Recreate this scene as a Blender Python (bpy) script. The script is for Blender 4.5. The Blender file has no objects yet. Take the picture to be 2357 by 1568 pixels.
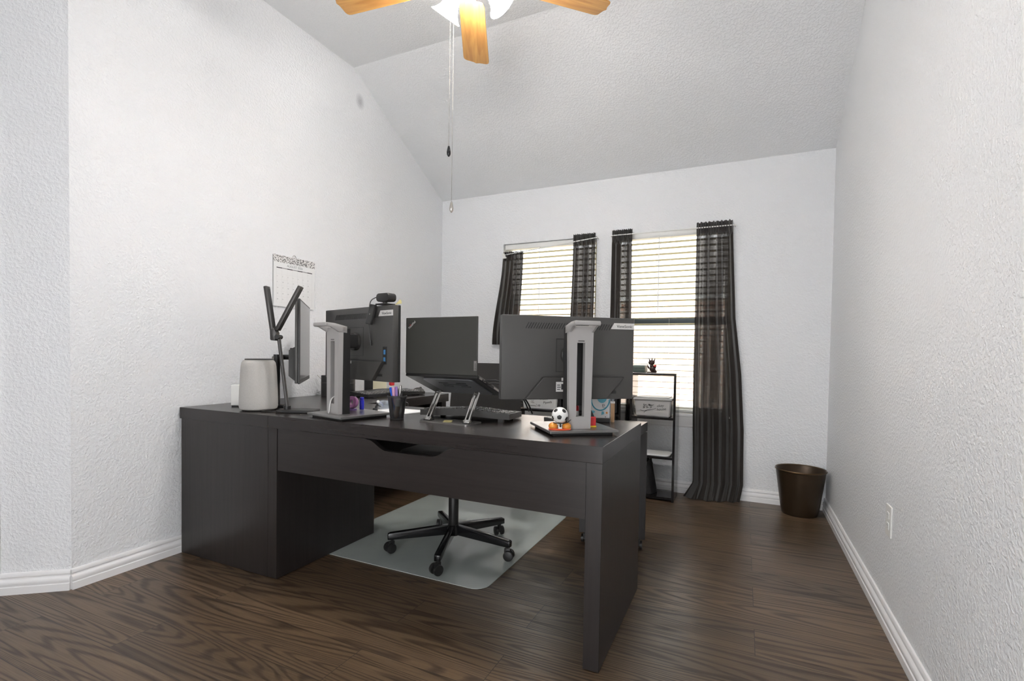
import bpy, bmesh, math, random
from mathutils import Matrix, Vector, Euler
random.seed(7)
S = bpy.context.scene
C = S.collection
R = math.radians
PI = math.pi

# ------------------------------------------------------------------ camera
cam_d = bpy.data.cameras.new('camera')
cam = bpy.data.objects.new('camera', cam_d)
C.objects.link(cam)
S.camera = cam
FPX, CXP, CYP = 1156.07, 1164.11, 843.21
cam_d.sensor_width = 36.0
cam_d.sensor_fit = 'HORIZONTAL'
cam_d.lens = FPX / 2357.0 * 36.0
cam_d.shift_x = (1178.5 - CXP) / 2357.0
cam_d.shift_y = (CYP - 784.0) / 2357.0
cam_d.clip_start = 0.05
ax_r = Vector((0.90336306, 0.42861493, 0.01498084))
ax_u = Vector((-0.02403226, 0.01571385, 0.99958768))
ax_f = Vector((-0.42820279, 0.90335061, -0.02449589))
M = Matrix((ax_r, ax_u, -ax_f)).transposed().to_4x4()
M.translation = Vector((0, 0, 1.0202))
cam.matrix_world = M

# ------------------------------------------------------------------ world, light, exposure
W = bpy.data.worlds.new('sky')
S.world = W
W.use_nodes = True
bg = W.node_tree.nodes['Background']
bg.inputs[0].default_value = (0.97, 0.985, 1.0, 1)
bg.inputs[1].default_value = 7.4
S.view_settings.view_transform = 'Standard'
S.view_settings.look = 'None'
S.view_settings.gamma = 1.0
S.view_settings.use_curve_mapping = False
S.view_settings.exposure = 0.25
BULB_W = 18.0

# ------------------------------------------------------------------ materials
def nodes(m):
    m.use_nodes = True
    return m.node_tree.nodes, m.node_tree.links

def mat(name, col, rough=0.5, metal=0.0, spec=0.5, var=0.06, vscale=14.0, bump=0.0, bscale=200.0,
        alpha=1.0, emit=0.0, coat=0.0, trans=0.0, stretch=None):
    m = bpy.data.materials.new(name)
    N, L = nodes(m)
    p = N['Principled BSDF']
    p.inputs['Roughness'].default_value = rough
    p.inputs['Metallic'].default_value = metal
    p.inputs['Specular IOR Level'].default_value = spec
    p.inputs['Alpha'].default_value = alpha
    p.inputs['Coat Weight'].default_value = coat
    p.inputs['Coat Roughness'].default_value = 0.12
    p.inputs['Transmission Weight'].default_value = trans
    tc = N.new('ShaderNodeTexCoord')
    src = tc.outputs['Object']
    if stretch:
        mp = N.new('ShaderNodeMapping')
        mp.inputs['Scale'].default_value = stretch
        L.new(src, mp.inputs['Vector'])
        src = mp.outputs['Vector']
    nz = N.new('ShaderNodeTexNoise')
    nz.inputs['Scale'].default_value = vscale
    nz.inputs['Detail'].default_value = 4
    L.new(src, nz.inputs['Vector'])
    mx = N.new('ShaderNodeMix')
    mx.data_type = 'RGBA'
    mx.inputs['A'].default_value = (*[c * (1 - var) for c in col], 1)
    mx.inputs['B'].default_value = (*[min(1, c * (1 + var)) for c in col], 1)
    L.new(nz.outputs['Fac'], mx.inputs['Factor'])
    L.new(mx.outputs['Result'], p.inputs['Base Color'])
    if emit > 0:
        L.new(mx.outputs['Result'], p.inputs['Emission Color'])
        p.inputs['Emission Strength'].default_value = emit
    if bump > 0:
        bn = N.new('ShaderNodeTexNoise')
        bn.inputs['Scale'].default_value = bscale
        bn.inputs['Detail'].default_value = 2
        L.new(src, bn.inputs['Vector'])
        bp = N.new('ShaderNodeBump')
        bp.inputs['Strength'].default_value = bump
        bp.inputs['Distance'].default_value = 0.01
        L.new(bn.outputs['Fac'], bp.inputs['Height'])
        L.new(bp.outputs['Normal'], p.inputs['Normal'])
    return m

def wall_mat(name, col, smudge=None):
    m = bpy.data.materials.new(name)
    N, L = nodes(m)
    p = N['Principled BSDF']
    p.inputs['Roughness'].default_value = 0.48
    p.inputs['Specular IOR Level'].default_value = 0.35
    tc = N.new('ShaderNodeTexCoord')
    n1 = N.new('ShaderNodeTexNoise')
    n1.inputs['Scale'].default_value = 85
    n1.inputs['Detail'].default_value = 3.0
    n1.inputs['Roughness'].default_value = 0.55
    L.new(tc.outputs['Object'], n1.inputs['Vector'])
    rp = N.new('ShaderNodeMapRange')
    rp.inputs['From Min'].default_value = 0.38
    rp.inputs['From Max'].default_value = 0.66
    rp.interpolation_type = 'SMOOTHSTEP'
    L.new(n1.outputs['Fac'], rp.inputs['Value'])
    bp = N.new('ShaderNodeBump')
    bp.inputs['Strength'].default_value = 0.55
    bp.inputs['Distance'].default_value = 0.003
    L.new(rp.outputs['Result'], bp.inputs['Height'])
    L.new(bp.outputs['Normal'], p.inputs['Normal'])
    n2 = N.new('ShaderNodeTexNoise')
    n2.inputs['Scale'].default_value = 1.7
    L.new(tc.outputs['Object'], n2.inputs['Vector'])
    mx = N.new('ShaderNodeMix')
    mx.data_type = 'RGBA'
    mx.inputs['A'].default_value = (*[c * 0.985 for c in col], 1)
    mx.inputs['B'].default_value = (*col, 1)
    L.new(n2.outputs['Fac'], mx.inputs['Factor'])
    out = mx.outputs['Result']
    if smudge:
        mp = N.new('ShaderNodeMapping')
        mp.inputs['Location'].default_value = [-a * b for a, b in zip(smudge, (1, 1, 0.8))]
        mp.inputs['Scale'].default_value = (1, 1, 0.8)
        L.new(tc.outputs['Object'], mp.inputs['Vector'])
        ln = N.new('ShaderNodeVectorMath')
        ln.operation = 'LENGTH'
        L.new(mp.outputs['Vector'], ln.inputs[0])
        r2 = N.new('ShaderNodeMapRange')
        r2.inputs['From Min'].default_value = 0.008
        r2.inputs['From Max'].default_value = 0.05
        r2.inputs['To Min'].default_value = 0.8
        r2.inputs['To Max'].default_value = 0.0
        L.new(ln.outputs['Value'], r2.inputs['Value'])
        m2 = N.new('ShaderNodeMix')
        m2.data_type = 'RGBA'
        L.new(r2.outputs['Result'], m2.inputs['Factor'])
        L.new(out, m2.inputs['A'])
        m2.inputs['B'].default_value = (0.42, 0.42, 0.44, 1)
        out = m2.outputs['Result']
    L.new(out, p.inputs['Base Color'])
    return m

def plank_mat(name):
    m = bpy.data.materials.new(name)
    N, L = nodes(m)
    p = N['Principled BSDF']
    tc = N.new('ShaderNodeTexCoord')
    br = N.new('ShaderNodeTexBrick')
    br.inputs['Scale'].default_value = 1.0
    br.inputs['Brick Width'].default_value = 1.22
    br.inputs['Row Height'].default_value = 0.19
    br.inputs['Mortar Size'].default_value = 0.0012
    br.inputs['Mortar Smooth'].default_value = 0.0
    br.inputs['Bias'].default_value = 0.0
    br.inputs['Color1'].default_value = (0, 0, 0, 1)
    br.inputs['Color2'].default_value = (1, 1, 1, 1)
    br.inputs['Mortar'].default_value = (0.5, 0.5, 0.5, 1)
    br.offset = 0.37
    br.offset_frequency = 2
    mp0 = N.new('ShaderNodeMapping')
    mp0.inputs['Location'].default_value = (0.71, 0.0 - 1.521 + 0.19 * 10, 0)
    L.new(tc.outputs['Object'], mp0.inputs['Vector'])
    L.new(mp0.outputs['Vector'], br.inputs['Vector'])
    sep = N.new('ShaderNodeSeparateColor')
    L.new(br.outputs['Color'], sep.inputs['Color'])
    # per plank offset
    ofs = N.new('ShaderNodeCombineXYZ')
    k1 = N.new('ShaderNodeMath'); k1.operation = 'MULTIPLY'; k1.inputs[1].default_value = 37.0
    k2 = N.new('ShaderNodeMath'); k2.operation = 'MULTIPLY'; k2.inputs[1].default_value = 91.0
    L.new(sep.outputs['Red'], k1.inputs[0]); L.new(sep.outputs['Red'], k2.inputs[0])
    L.new(k1.outputs[0], ofs.inputs['X']); L.new(k2.outputs[0], ofs.inputs['Z'])
    mp = N.new('ShaderNodeMapping')
    mp.inputs['Scale'].default_value = (0.36, 5.2, 1)
    L.new(tc.outputs['Object'], mp.inputs['Vector'])
    add = N.new('ShaderNodeVectorMath'); add.operation = 'ADD'
    L.new(mp.outputs['Vector'], add.inputs[0]); L.new(ofs.outputs['Vector'], add.inputs[1])
    n1 = N.new('ShaderNodeTexNoise')
    n1.inputs['Scale'].default_value = 1.15
    n1.inputs['Detail'].default_value = 1.6
    n1.inputs['Roughness'].default_value = 0.42
    n1.inputs['Distortion'].default_value = 0.25
    L.new(add.outputs['Vector'], n1.inputs['Vector'])
    ml = N.new('ShaderNodeMath'); ml.operation = 'MULTIPLY'; ml.inputs[1].default_value = 185.0
    L.new(n1.outputs['Fac'], ml.inputs[0])
    sn = N.new('ShaderNodeMath'); sn.operation = 'SINE'
    L.new(ml.outputs[0], sn.inputs[0])
    rg = N.new('ShaderNodeMapRange')
    rg.inputs['From Min'].default_value = -1.0
    rg.inputs['From Max'].default_value = 0.15
    L.new(sn.outputs[0], rg.inputs['Value'])
    # fine pores
    mpf = N.new('ShaderNodeMapping')
    mpf.inputs['Scale'].default_value = (7, 210, 1)
    L.new(tc.outputs['Object'], mpf.inputs['Vector'])
    addf = N.new('ShaderNodeVectorMath'); addf.operation = 'ADD'
    L.new(mpf.outputs['Vector'], addf.inputs[0]); L.new(ofs.outputs['Vector'], addf.inputs[1])
    nf = N.new('ShaderNodeTexNoise')
    nf.inputs['Scale'].default_value = 1.0
    nf.inputs['Detail'].default_value = 3
    L.new(addf.outputs['Vector'], nf.inputs['Vector'])
    nw = N.new('ShaderNodeTexNoise')
    nw.inputs['Scale'].default_value = 0.9
    L.new(add.outputs['Vector'], nw.inputs['Vector'])
    # grain factor = rings*0.55 + pores*0.45
    c1 = N.new('ShaderNodeMath'); c1.operation = 'MULTIPLY'; c1.inputs[1].default_value = 0.62
    L.new(rg.outputs['Result'], c1.inputs[0])
    c2 = N.new('ShaderNodeMapRange')
    c2.inputs['From Min'].default_value = 0.32; c2.inputs['From Max'].default_value = 0.68
    c2.inputs['To Max'].default_value = 0.42
    L.new(nf.outputs['Fac'], c2.inputs['Value'])
    c3 = N.new('ShaderNodeMath'); c3.operation = 'ADD'
    L.new(c1.outputs[0], c3.inputs[0]); L.new(c2.outputs['Result'], c3.inputs[1])
    ramp = N.new('ShaderNodeValToRGB')
    ramp.color_ramp.elements[0].position = 0.12
    ramp.color_ramp.elements[0].color = (0.037, 0.0215, 0.0115, 1)
    ramp.color_ramp.elements[1].position = 0.95
    ramp.color_ramp.elements[1].color = (0.128, 0.083, 0.047, 1)
    e = ramp.color_ramp.elements.new(0.5)
    e.color = (0.076, 0.047, 0.0265, 1)
    L.new(c3.outputs[0], ramp.inputs['Fac'])
    hsv = N.new('ShaderNodeHueSaturation')
    L.new(ramp.outputs['Color'], hsv.inputs['Color'])
    vr = N.new('ShaderNodeMapRange')
    vr.inputs['To Min'].default_value = 0.78; vr.inputs['To Max'].default_value = 1.2
    L.new(sep.outputs['Red'], vr.inputs['Value'])
    L.new(vr.outputs['Result'], hsv.inputs['Value'])
    seam = N.new('ShaderNodeMix'); seam.data_type = 'RGBA'
    L.new(br.outputs['Fac'], seam.inputs['Factor'])
    L.new(hsv.outputs['Color'], seam.inputs['A'])
    seam.inputs['B'].default_value = (0.012, 0.008, 0.006, 1)
    L.new(seam.outputs['Result'], p.inputs['Base Color'])
    rr = N.new('ShaderNodeMapRange')
    rr.inputs['To Min'].default_value = 0.42; rr.inputs['To Max'].default_value = 0.30
    L.new(c3.outputs[0], rr.inputs['Value'])
    L.new(rr.outputs['Result'], p.inputs['Roughness'])
    p.inputs['Specular IOR Level'].default_value = 0.5
    bp = N.new('ShaderNodeBump')
    bp.inputs['Strength'].default_value = 0.25
    bp.inputs['Distance'].default_value = 0.0012
    L.new(c3.outputs[0], bp.inputs['Height'])
    L.new(bp.outputs['Normal'], p.inputs['Normal'])
    return m

def dark_wood(name, axis, col=(0.0200, 0.0158, 0.0148), rough=0.33):
    """black-brown veneer, grain along axis 0/1/2"""
    m = bpy.data.materials.new(name)
    N, L = nodes(m)
    p = N['Principled BSDF']
    tc = N.new('ShaderNodeTexCoord')
    mp = N.new('ShaderNodeMapping')
    sc = [70.0, 70.0, 70.0]
    sc[axis] = 2.5
    mp.inputs['Scale'].default_value = sc
    L.new(tc.outputs['Object'], mp.inputs['Vector'])
    nz = N.new('ShaderNodeTexNoise')
    nz.inputs['Scale'].default_value = 1.0
    nz.inputs['Detail'].default_value = 5
    nz.inputs['Distortion'].default_value = 0.6
    L.new(mp.outputs['Vector'], nz.inputs['Vector'])
    rp = N.new('ShaderNodeValToRGB')
    rp.color_ramp.elements[0].position = 0.3
    rp.color_ramp.elements[0].color = (*[c * 0.78 for c in col], 1)
    rp.color_ramp.elements[1].position = 0.7
    rp.color_ramp.elements[1].color = (*[c * 1.22 for c in col], 1)
    L.new(nz.outputs['Fac'], rp.inputs['Fac'])
    L.new(rp.outputs['Color'], p.inputs['Base Color'])
    p.inputs['Roughness'].default_value = rough
    bp = N.new('ShaderNodeBump')
    bp.inputs['Strength'].default_value = 0.12
    bp.inputs['Distance'].default_value = 0.0015
    L.new(nz.outputs['Fac'], bp.inputs['Height'])
    L.new(bp.outputs['Normal'], p.inputs['Normal'])
    return m

def blade_wood(name):
    m = bpy.data.materials.new(name)
    N, L = nodes(m)
    p = N['Principled BSDF']
    tc = N.new('ShaderNodeTexCoord')
    mp = N.new('ShaderNodeMapping')
    mp.inputs['Scale'].default_value = (3.2, 46, 40)
    L.new(tc.outputs['Object'], mp.inputs['Vector'])
    nz = N.new('ShaderNodeTexNoise')
    nz.inputs['Scale'].default_value = 0.8
    nz.inputs['Detail'].default_value = 4
    nz.inputs['Distortion'].default_value = 1.1
    L.new(mp.outputs['Vector'], nz.inputs['Vector'])
    rp = N.new('ShaderNodeValToRGB')
    rp.color_ramp.elements[0].position = 0.3
    rp.color_ramp.elements[0].color = (0.43, 0.19, 0.045, 1)
    rp.color_ramp.elements[1].position = 0.72
    rp.color_ramp.elements[1].color = (0.66, 0.36, 0.11, 1)
    L.new(nz.outputs['Fac'], rp.inputs['Fac'])
    L.new(rp.outputs['Color'], p.inputs['Base Color'])
    p.inputs['Roughness'].default_value = 0.35
    return m

def mix_shader(name, col, transp, rough=0.4, gloss=0.08, tcol=(1, 1, 1), translucent=0.0, checker=None, bands=None):
    # bands gives the low and high see-through range, varying across the gathered cloth
    # a surface that lets part of the light straight through: sheer cloth, film, mesh, glass
    m = bpy.data.materials.new(name)
    N, L = nodes(m)
    N.remove(N['Principled BSDF'])
    out = N['Material Output']
    tr = N.new('ShaderNodeBsdfTransparent')
    tr.inputs['Color'].default_value = (*tcol, 1)
    df = N.new('ShaderNodeBsdfDiffuse')
    tc = N.new('ShaderNodeTexCoord')
    nz = N.new('ShaderNodeTexNoise')
    nz.inputs['Scale'].default_value = 6
    L.new(tc.outputs['Object'], nz.inputs['Vector'])
    mc = N.new('ShaderNodeMix'); mc.data_type = 'RGBA'
    mc.inputs['A'].default_value = (*[c * 0.9 for c in col], 1)
    mc.inputs['B'].default_value = (*[min(1, c * 1.1) for c in col], 1)
    L.new(nz.outputs['Fac'], mc.inputs['Factor'])
    L.new(mc.outputs['Result'], df.inputs['Color'])
    base = df.outputs[0]
    if translucent > 0:
        tl = N.new('ShaderNodeBsdfTranslucent')
        L.new(mc.outputs['Result'], tl.inputs['Color'])
        mt = N.new('ShaderNodeMixShader')
        mt.inputs[0].default_value = translucent
        L.new(base, mt.inputs[1]); L.new(tl.outputs[0], mt.inputs[2])
        base = mt.outputs[0]
    gl = N.new('ShaderNodeBsdfGlossy')
    gl.inputs['Roughness'].default_value = rough
    fr = N.new('ShaderNodeFresnel')
    fr.inputs['IOR'].default_value = 1.45
    fm = N.new('ShaderNodeMath'); fm.operation = 'MULTIPLY'; fm.inputs[1].default_value = gloss / 0.035
    fm.use_clamp = True
    L.new(fr.outputs[0], fm.inputs[0])
    m1 = N.new('ShaderNodeMixShader')
    m1.inputs[0].default_value = transp
    if checker:
        ck = N.new('ShaderNodeTexChecker')
        ck.inputs['Scale'].default_value = checker
        L.new(tc.outputs['Object'], ck.inputs['Vector'])
        mr = N.new('ShaderNodeMapRange')
        mr.inputs['To Min'].default_value = max(0, transp - 0.3)
        mr.inputs['To Max'].default_value = min(1, transp + 0.3)
        L.new(ck.outputs['Fac'], mr.inputs['Value'])
        L.new(mr.outputs['Result'], m1.inputs[0])
    if bands:
        mp = N.new('ShaderNodeMapping'); mp.inputs['Scale'].default_value = (26, 0.0, 0.5)
        L.new(tc.outputs['Object'], mp.inputs['Vector'])
        bn = N.new('ShaderNodeTexNoise'); bn.inputs['Scale'].default_value = 1.0; bn.inputs['Detail'].default_value = 2
        L.new(mp.outputs['Vector'], bn.inputs['Vector'])
        mr = N.new('ShaderNodeMapRange'); mr.interpolation_type = 'SMOOTHSTEP'
        mr.inputs['From Min'].default_value = 0.46; mr.inputs['From Max'].default_value = 0.66
        mr.inputs['To Min'].default_value = bands[0]; mr.inputs['To Max'].default_value = bands[1]
        L.new(bn.outputs['Fac'], mr.inputs['Value'])
        L.new(mr.outputs['Result'], m1.inputs[0])
    L.new(base, m1.inputs[1]); L.new(tr.outputs[0], m1.inputs[2])
    m2 = N.new('ShaderNodeMixShader')
    L.new(fm.outputs[0], m2.inputs[0])
    L.new(m1.outputs[0], m2.inputs[1]); L.new(gl.outputs[0], m2.inputs[2])
    L.new(m2.outputs[0], out.inputs['Surface'])
    return m

def brick_mat(name):
    m = bpy.data.materials.new(name)
    N, L = nodes(m)
    p = N['Principled BSDF']
    tc = N.new('ShaderNodeTexCoord')
    mp = N.new('ShaderNodeMapping')
    mp.inputs['Rotation'].default_value = (R(-90), 0, 0)
    L.new(tc.outputs['Object'], mp.inputs['Vector'])
    br = N.new('ShaderNodeTexBrick')
    br.inputs['Scale'].default_value = 1
    br.inputs['Brick Width'].default_value = 0.22
    br.inputs['Row Height'].default_value = 0.075
    br.inputs['Mortar Size'].default_value = 0.01
    br.inputs['Color1'].default_value = (0.55, 0.33, 0.25, 1)
    br.inputs['Color2'].default_value = (0.70, 0.52, 0.42, 1)
    br.inputs['Mortar'].default_value = (0.75, 0.72, 0.66, 1)
    L.new(mp.outputs['Vector'], br.inputs['Vector'])
    L.new(br.outputs['Color'], p.inputs['Base Color'])
    p.inputs['Roughness'].default_value = 0.9
    return m

WALL = wall_mat('painted_orange_peel', (0.84, 0.845, 0.86))
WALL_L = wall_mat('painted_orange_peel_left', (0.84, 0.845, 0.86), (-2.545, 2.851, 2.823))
CEIL = wall_mat('painted_ceiling', (0.86, 0.865, 0.875))
TRIM = mat('white_trim_paint', (0.84, 0.83, 0.83), rough=0.3, var=0.01)
VINYL = mat('white_vinyl', (0.82, 0.82, 0.80), rough=0.35, var=0.02)
FLOOR = plank_mat('dark_oak_planks')
DW_X = dark_wood('black_brown_veneer_x', 0)
DW_Y = dark_wood('black_brown_veneer_y', 1)
DW_Z = dark_wood('black_brown_veneer_z', 2)
DW_TOP = dark_wood('black_brown_top', 0, rough=0.27)
DW_TOPY = dark_wood('black_brown_top_y', 1, rough=0.27)
BLACK = mat('black_plastic', (0.016, 0.0152, 0.0148), rough=0.42, bump=0.05, bscale=900)
BLACKG = mat('black_gloss', (0.010, 0.010, 0.011), rough=0.16)
DGREY = mat('dark_grey_plastic', (0.048, 0.045, 0.042), rough=0.5, bump=0.06, bscale=1200)
DGREY2 = mat('monitor_back_grey', (0.060, 0.057, 0.054), rough=0.48, bump=0.06, bscale=1200, var=0.04)
LIDGREY = mat('laptop_lid_grey', (0.040, 0.039, 0.033), rough=0.55, bump=0.04, bscale=900)
SILVER = mat('silver_grey_plastic', (0.36, 0.345, 0.335), rough=0.42, var=0.03)
SILVER2 = mat('satin_base_grey', (0.20, 0.195, 0.19), rough=0.3, metal=0.5, var=0.04)
CHROME = mat('chrome', (0.72, 0.70, 0.67), rough=0.14, metal=1.0, var=0.02)
ALU = mat('brushed_aluminium', (0.42, 0.40, 0.38), rough=0.32, metal=0.9, stretch=(3, 120, 120))
TRAY = mat('slate_tray_metal', (0.16, 0.165, 0.175), rough=0.4, metal=0.4)
LABEL = mat('pale_label', (0.62, 0.60, 0.58), rough=0.5)
WHITE = mat('white_plastic', (0.80, 0.79, 0.76), rough=0.4, var=0.02)
PAPERD = mat('paper_edges', (0.45, 0.45, 0.45), rough=0.8)
PAPER = mat('white_paper', (0.80, 0.80, 0.80), rough=0.8, var=0.02)
FABRICW = mat('pale_grey_knit', (0.50, 0.48, 0.455), rough=0.9, var=0.22, vscale=420, bump=0.35, bscale=700)
CLOTHG = mat('charcoal_upholstery', (0.060, 0.056, 0.054), rough=0.85, var=0.15, vscale=300, bump=0.2, bscale=700)
BRONZE = mat('bronze_basket', (0.048, 0.030, 0.016), rough=0.36, metal=0.55, var=0.12, vscale=9)
BRONZE_IN = mat('bronze_rim', (0.11, 0.07, 0.035), rough=0.3, metal=0.7)
NICKEL = mat('brushed_nickel', (0.55, 0.52, 0.48), rough=0.28, metal=1.0)
CHAIN = mat('dull_chain_metal', (0.22, 0.20, 0.18), rough=0.35, metal=1.0)
BLADE = blade_wood('oak_blade')
INK = mat('black_ink', (0.02, 0.02, 0.022), rough=0.7)
GREYINK = mat('grey_ink', (0.30, 0.30, 0.31), rough=0.7)
RED = mat('red_plastic', (0.62, 0.030, 0.035), rough=0.3)
REDLOGO = mat('red_dot', (0.75, 0.02, 0.03), rough=0.4)
ORANGE = mat('orange_plastic', (0.72, 0.27, 0.035), rough=0.35, var=0.1)
REDOR = mat('red_orange_plastic', (0.78, 0.10, 0.03), rough=0.35)
YELLOW = mat('yellow_plastic', (0.85, 0.55, 0.03), rough=0.35)
NOTE = mat('yellow_note_paper', (0.80, 0.72, 0.36), rough=0.8)
CREAMN = mat('cream_note_paper', (0.80, 0.75, 0.55), rough=0.8)
BLUE = mat('blue_pen_plastic', (0.012, 0.10, 0.62), rough=0.25)
BLUED = mat('deep_blue_plastic', (0.015, 0.02, 0.42), rough=0.3)
PINK = mat('pink_pen_plastic', (0.66, 0.34, 0.50), rough=0.35)
PURPLE = mat('purple_plastic', (0.23, 0.13, 0.38), rough=0.3)
MAGENTA = mat('mauve_plastic', (0.38, 0.14, 0.32), rough=0.45)
TAN = mat('tan_plastic', (0.55, 0.34, 0.19), rough=0.4, var=0.15)
TEAL = mat('teal_print', (0.035, 0.30, 0.42), rough=0.4)
TEALL = mat('light_teal_print', (0.13, 0.45, 0.58), rough=0.4)
KEYTOP = mat('lit_key_tops', (0.125, 0.12, 0.115), rough=0.25)  # lighter tone stands in for light glinting on the keys
KEYLT = mat('light_remote_keys', (0.38, 0.37, 0.36), rough=0.4)
USB = mat('blue_port', (0.05, 0.20, 0.42), rough=0.4)
SLAT = mat('cream_blind_slat', (0.66, 0.59, 0.40), rough=0.5, var=0.03)
CORD = mat('white_cord', (0.75, 0.74, 0.72), rough=0.5)
LAMPG = mat('lamp_dark_metal', (0.065, 0.061, 0.058), rough=0.38, metal=0.3)
BAG = mat('black_nylon', (0.012, 0.011, 0.012), rough=0.6, bump=0.3, bscale=60)
TOTE = mat('grey_white_tote', (0.50, 0.49, 0.48), rough=0.4, var=0.03)
TOTEW = mat('white_tote', (0.66, 0.66, 0.65), rough=0.4, var=0.03)
SHELFM = mat('black_shelf_laminate', (0.014, 0.012, 0.012), rough=0.14, var=0.1)
STATUE = mat('dark_bronze_figure', (0.05, 0.026, 0.024), rough=0.4, metal=0.3)
GREENBOX = mat('dull_green_case', (0.10, 0.13, 0.11), rough=0.5)
LAWN = mat('grass_lawn', (0.12, 0.15, 0.06), rough=0.95, var=0.3, vscale=3)
BRICK = brick_mat('pale_brick')
ROOF = mat('pale_roof_shingle', (0.48, 0.45, 0.42), rough=0.9, var=0.15, vscale=20)
NAVY = mat('dark_bluish_sash', (0.035, 0.055, 0.075), rough=0.4)
SHEER = mix_shader('sheer_charcoal_curtain', (0.026, 0.022, 0.0195), 0.055, rough=0.55, gloss=0.008, translucent=0.02, bands=(0.008, 0.070))
SATIN = mix_shader('charcoal_satin_curtain', (0.030, 0.026, 0.024), 0.05, rough=0.35, gloss=0.045, translucent=0.15)
MATF = mix_shader('frosted_chair_mat_film', (0.60, 0.65, 0.615), 0.22, rough=0.2, gloss=0.06)
GLASS = mix_shader('window_glass', (0.9, 0.95, 0.95), 0.97, rough=0.02, gloss=0.03)
CLEAR = mix_shader('clear_acrylic', (0.75, 0.82, 0.90), 0.78, rough=0.06, gloss=0.05, tcol=(0.93, 0.96, 1.0))
SMOKE = mix_shader('smoked_panel', (0.10, 0.09, 0.09), 0.62, rough=0.2, gloss=0.04)
MESHM = mix_shader('black_wire_mesh', (0.012, 0.011, 0.012), 0.42, rough=0.4, gloss=0.03, checker=420)

def shade_mat(name):
    m = bpy.data.materials.new(name)
    N, L = nodes(m)
    N.remove(N['Principled BSDF'])
    tc = N.new('ShaderNodeTexCoord')
    nz = N.new('ShaderNodeTexNoise'); nz.inputs['Scale'].default_value = 12
    L.new(tc.outputs['Object'], nz.inputs['Vector'])
    mr = N.new('ShaderNodeMapRange'); mr.inputs['To Min'].default_value = 42.0; mr.inputs['To Max'].default_value = 50.0
    L.new(nz.outputs['Fac'], mr.inputs['Value'])
    em = N.new('ShaderNodeEmission'); em.inputs['Color'].default_value = (1, 0.985, 0.96, 1)
    L.new(mr.outputs['Result'], em.inputs['Strength'])
    tl = N.new('ShaderNodeBsdfTranslucent'); tl.inputs['Color'].default_value = (0.9, 0.88, 0.85, 1)
    ad = N.new('ShaderNodeAddShader')
    L.new(em.outputs[0], ad.inputs[0]); L.new(tl.outputs[0], ad.inputs[1])
    L.new(ad.outputs[0], N['Material Output'].inputs['Surface'])
    return m
SHADE = shade_mat('lit_frosted_glass')

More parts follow.
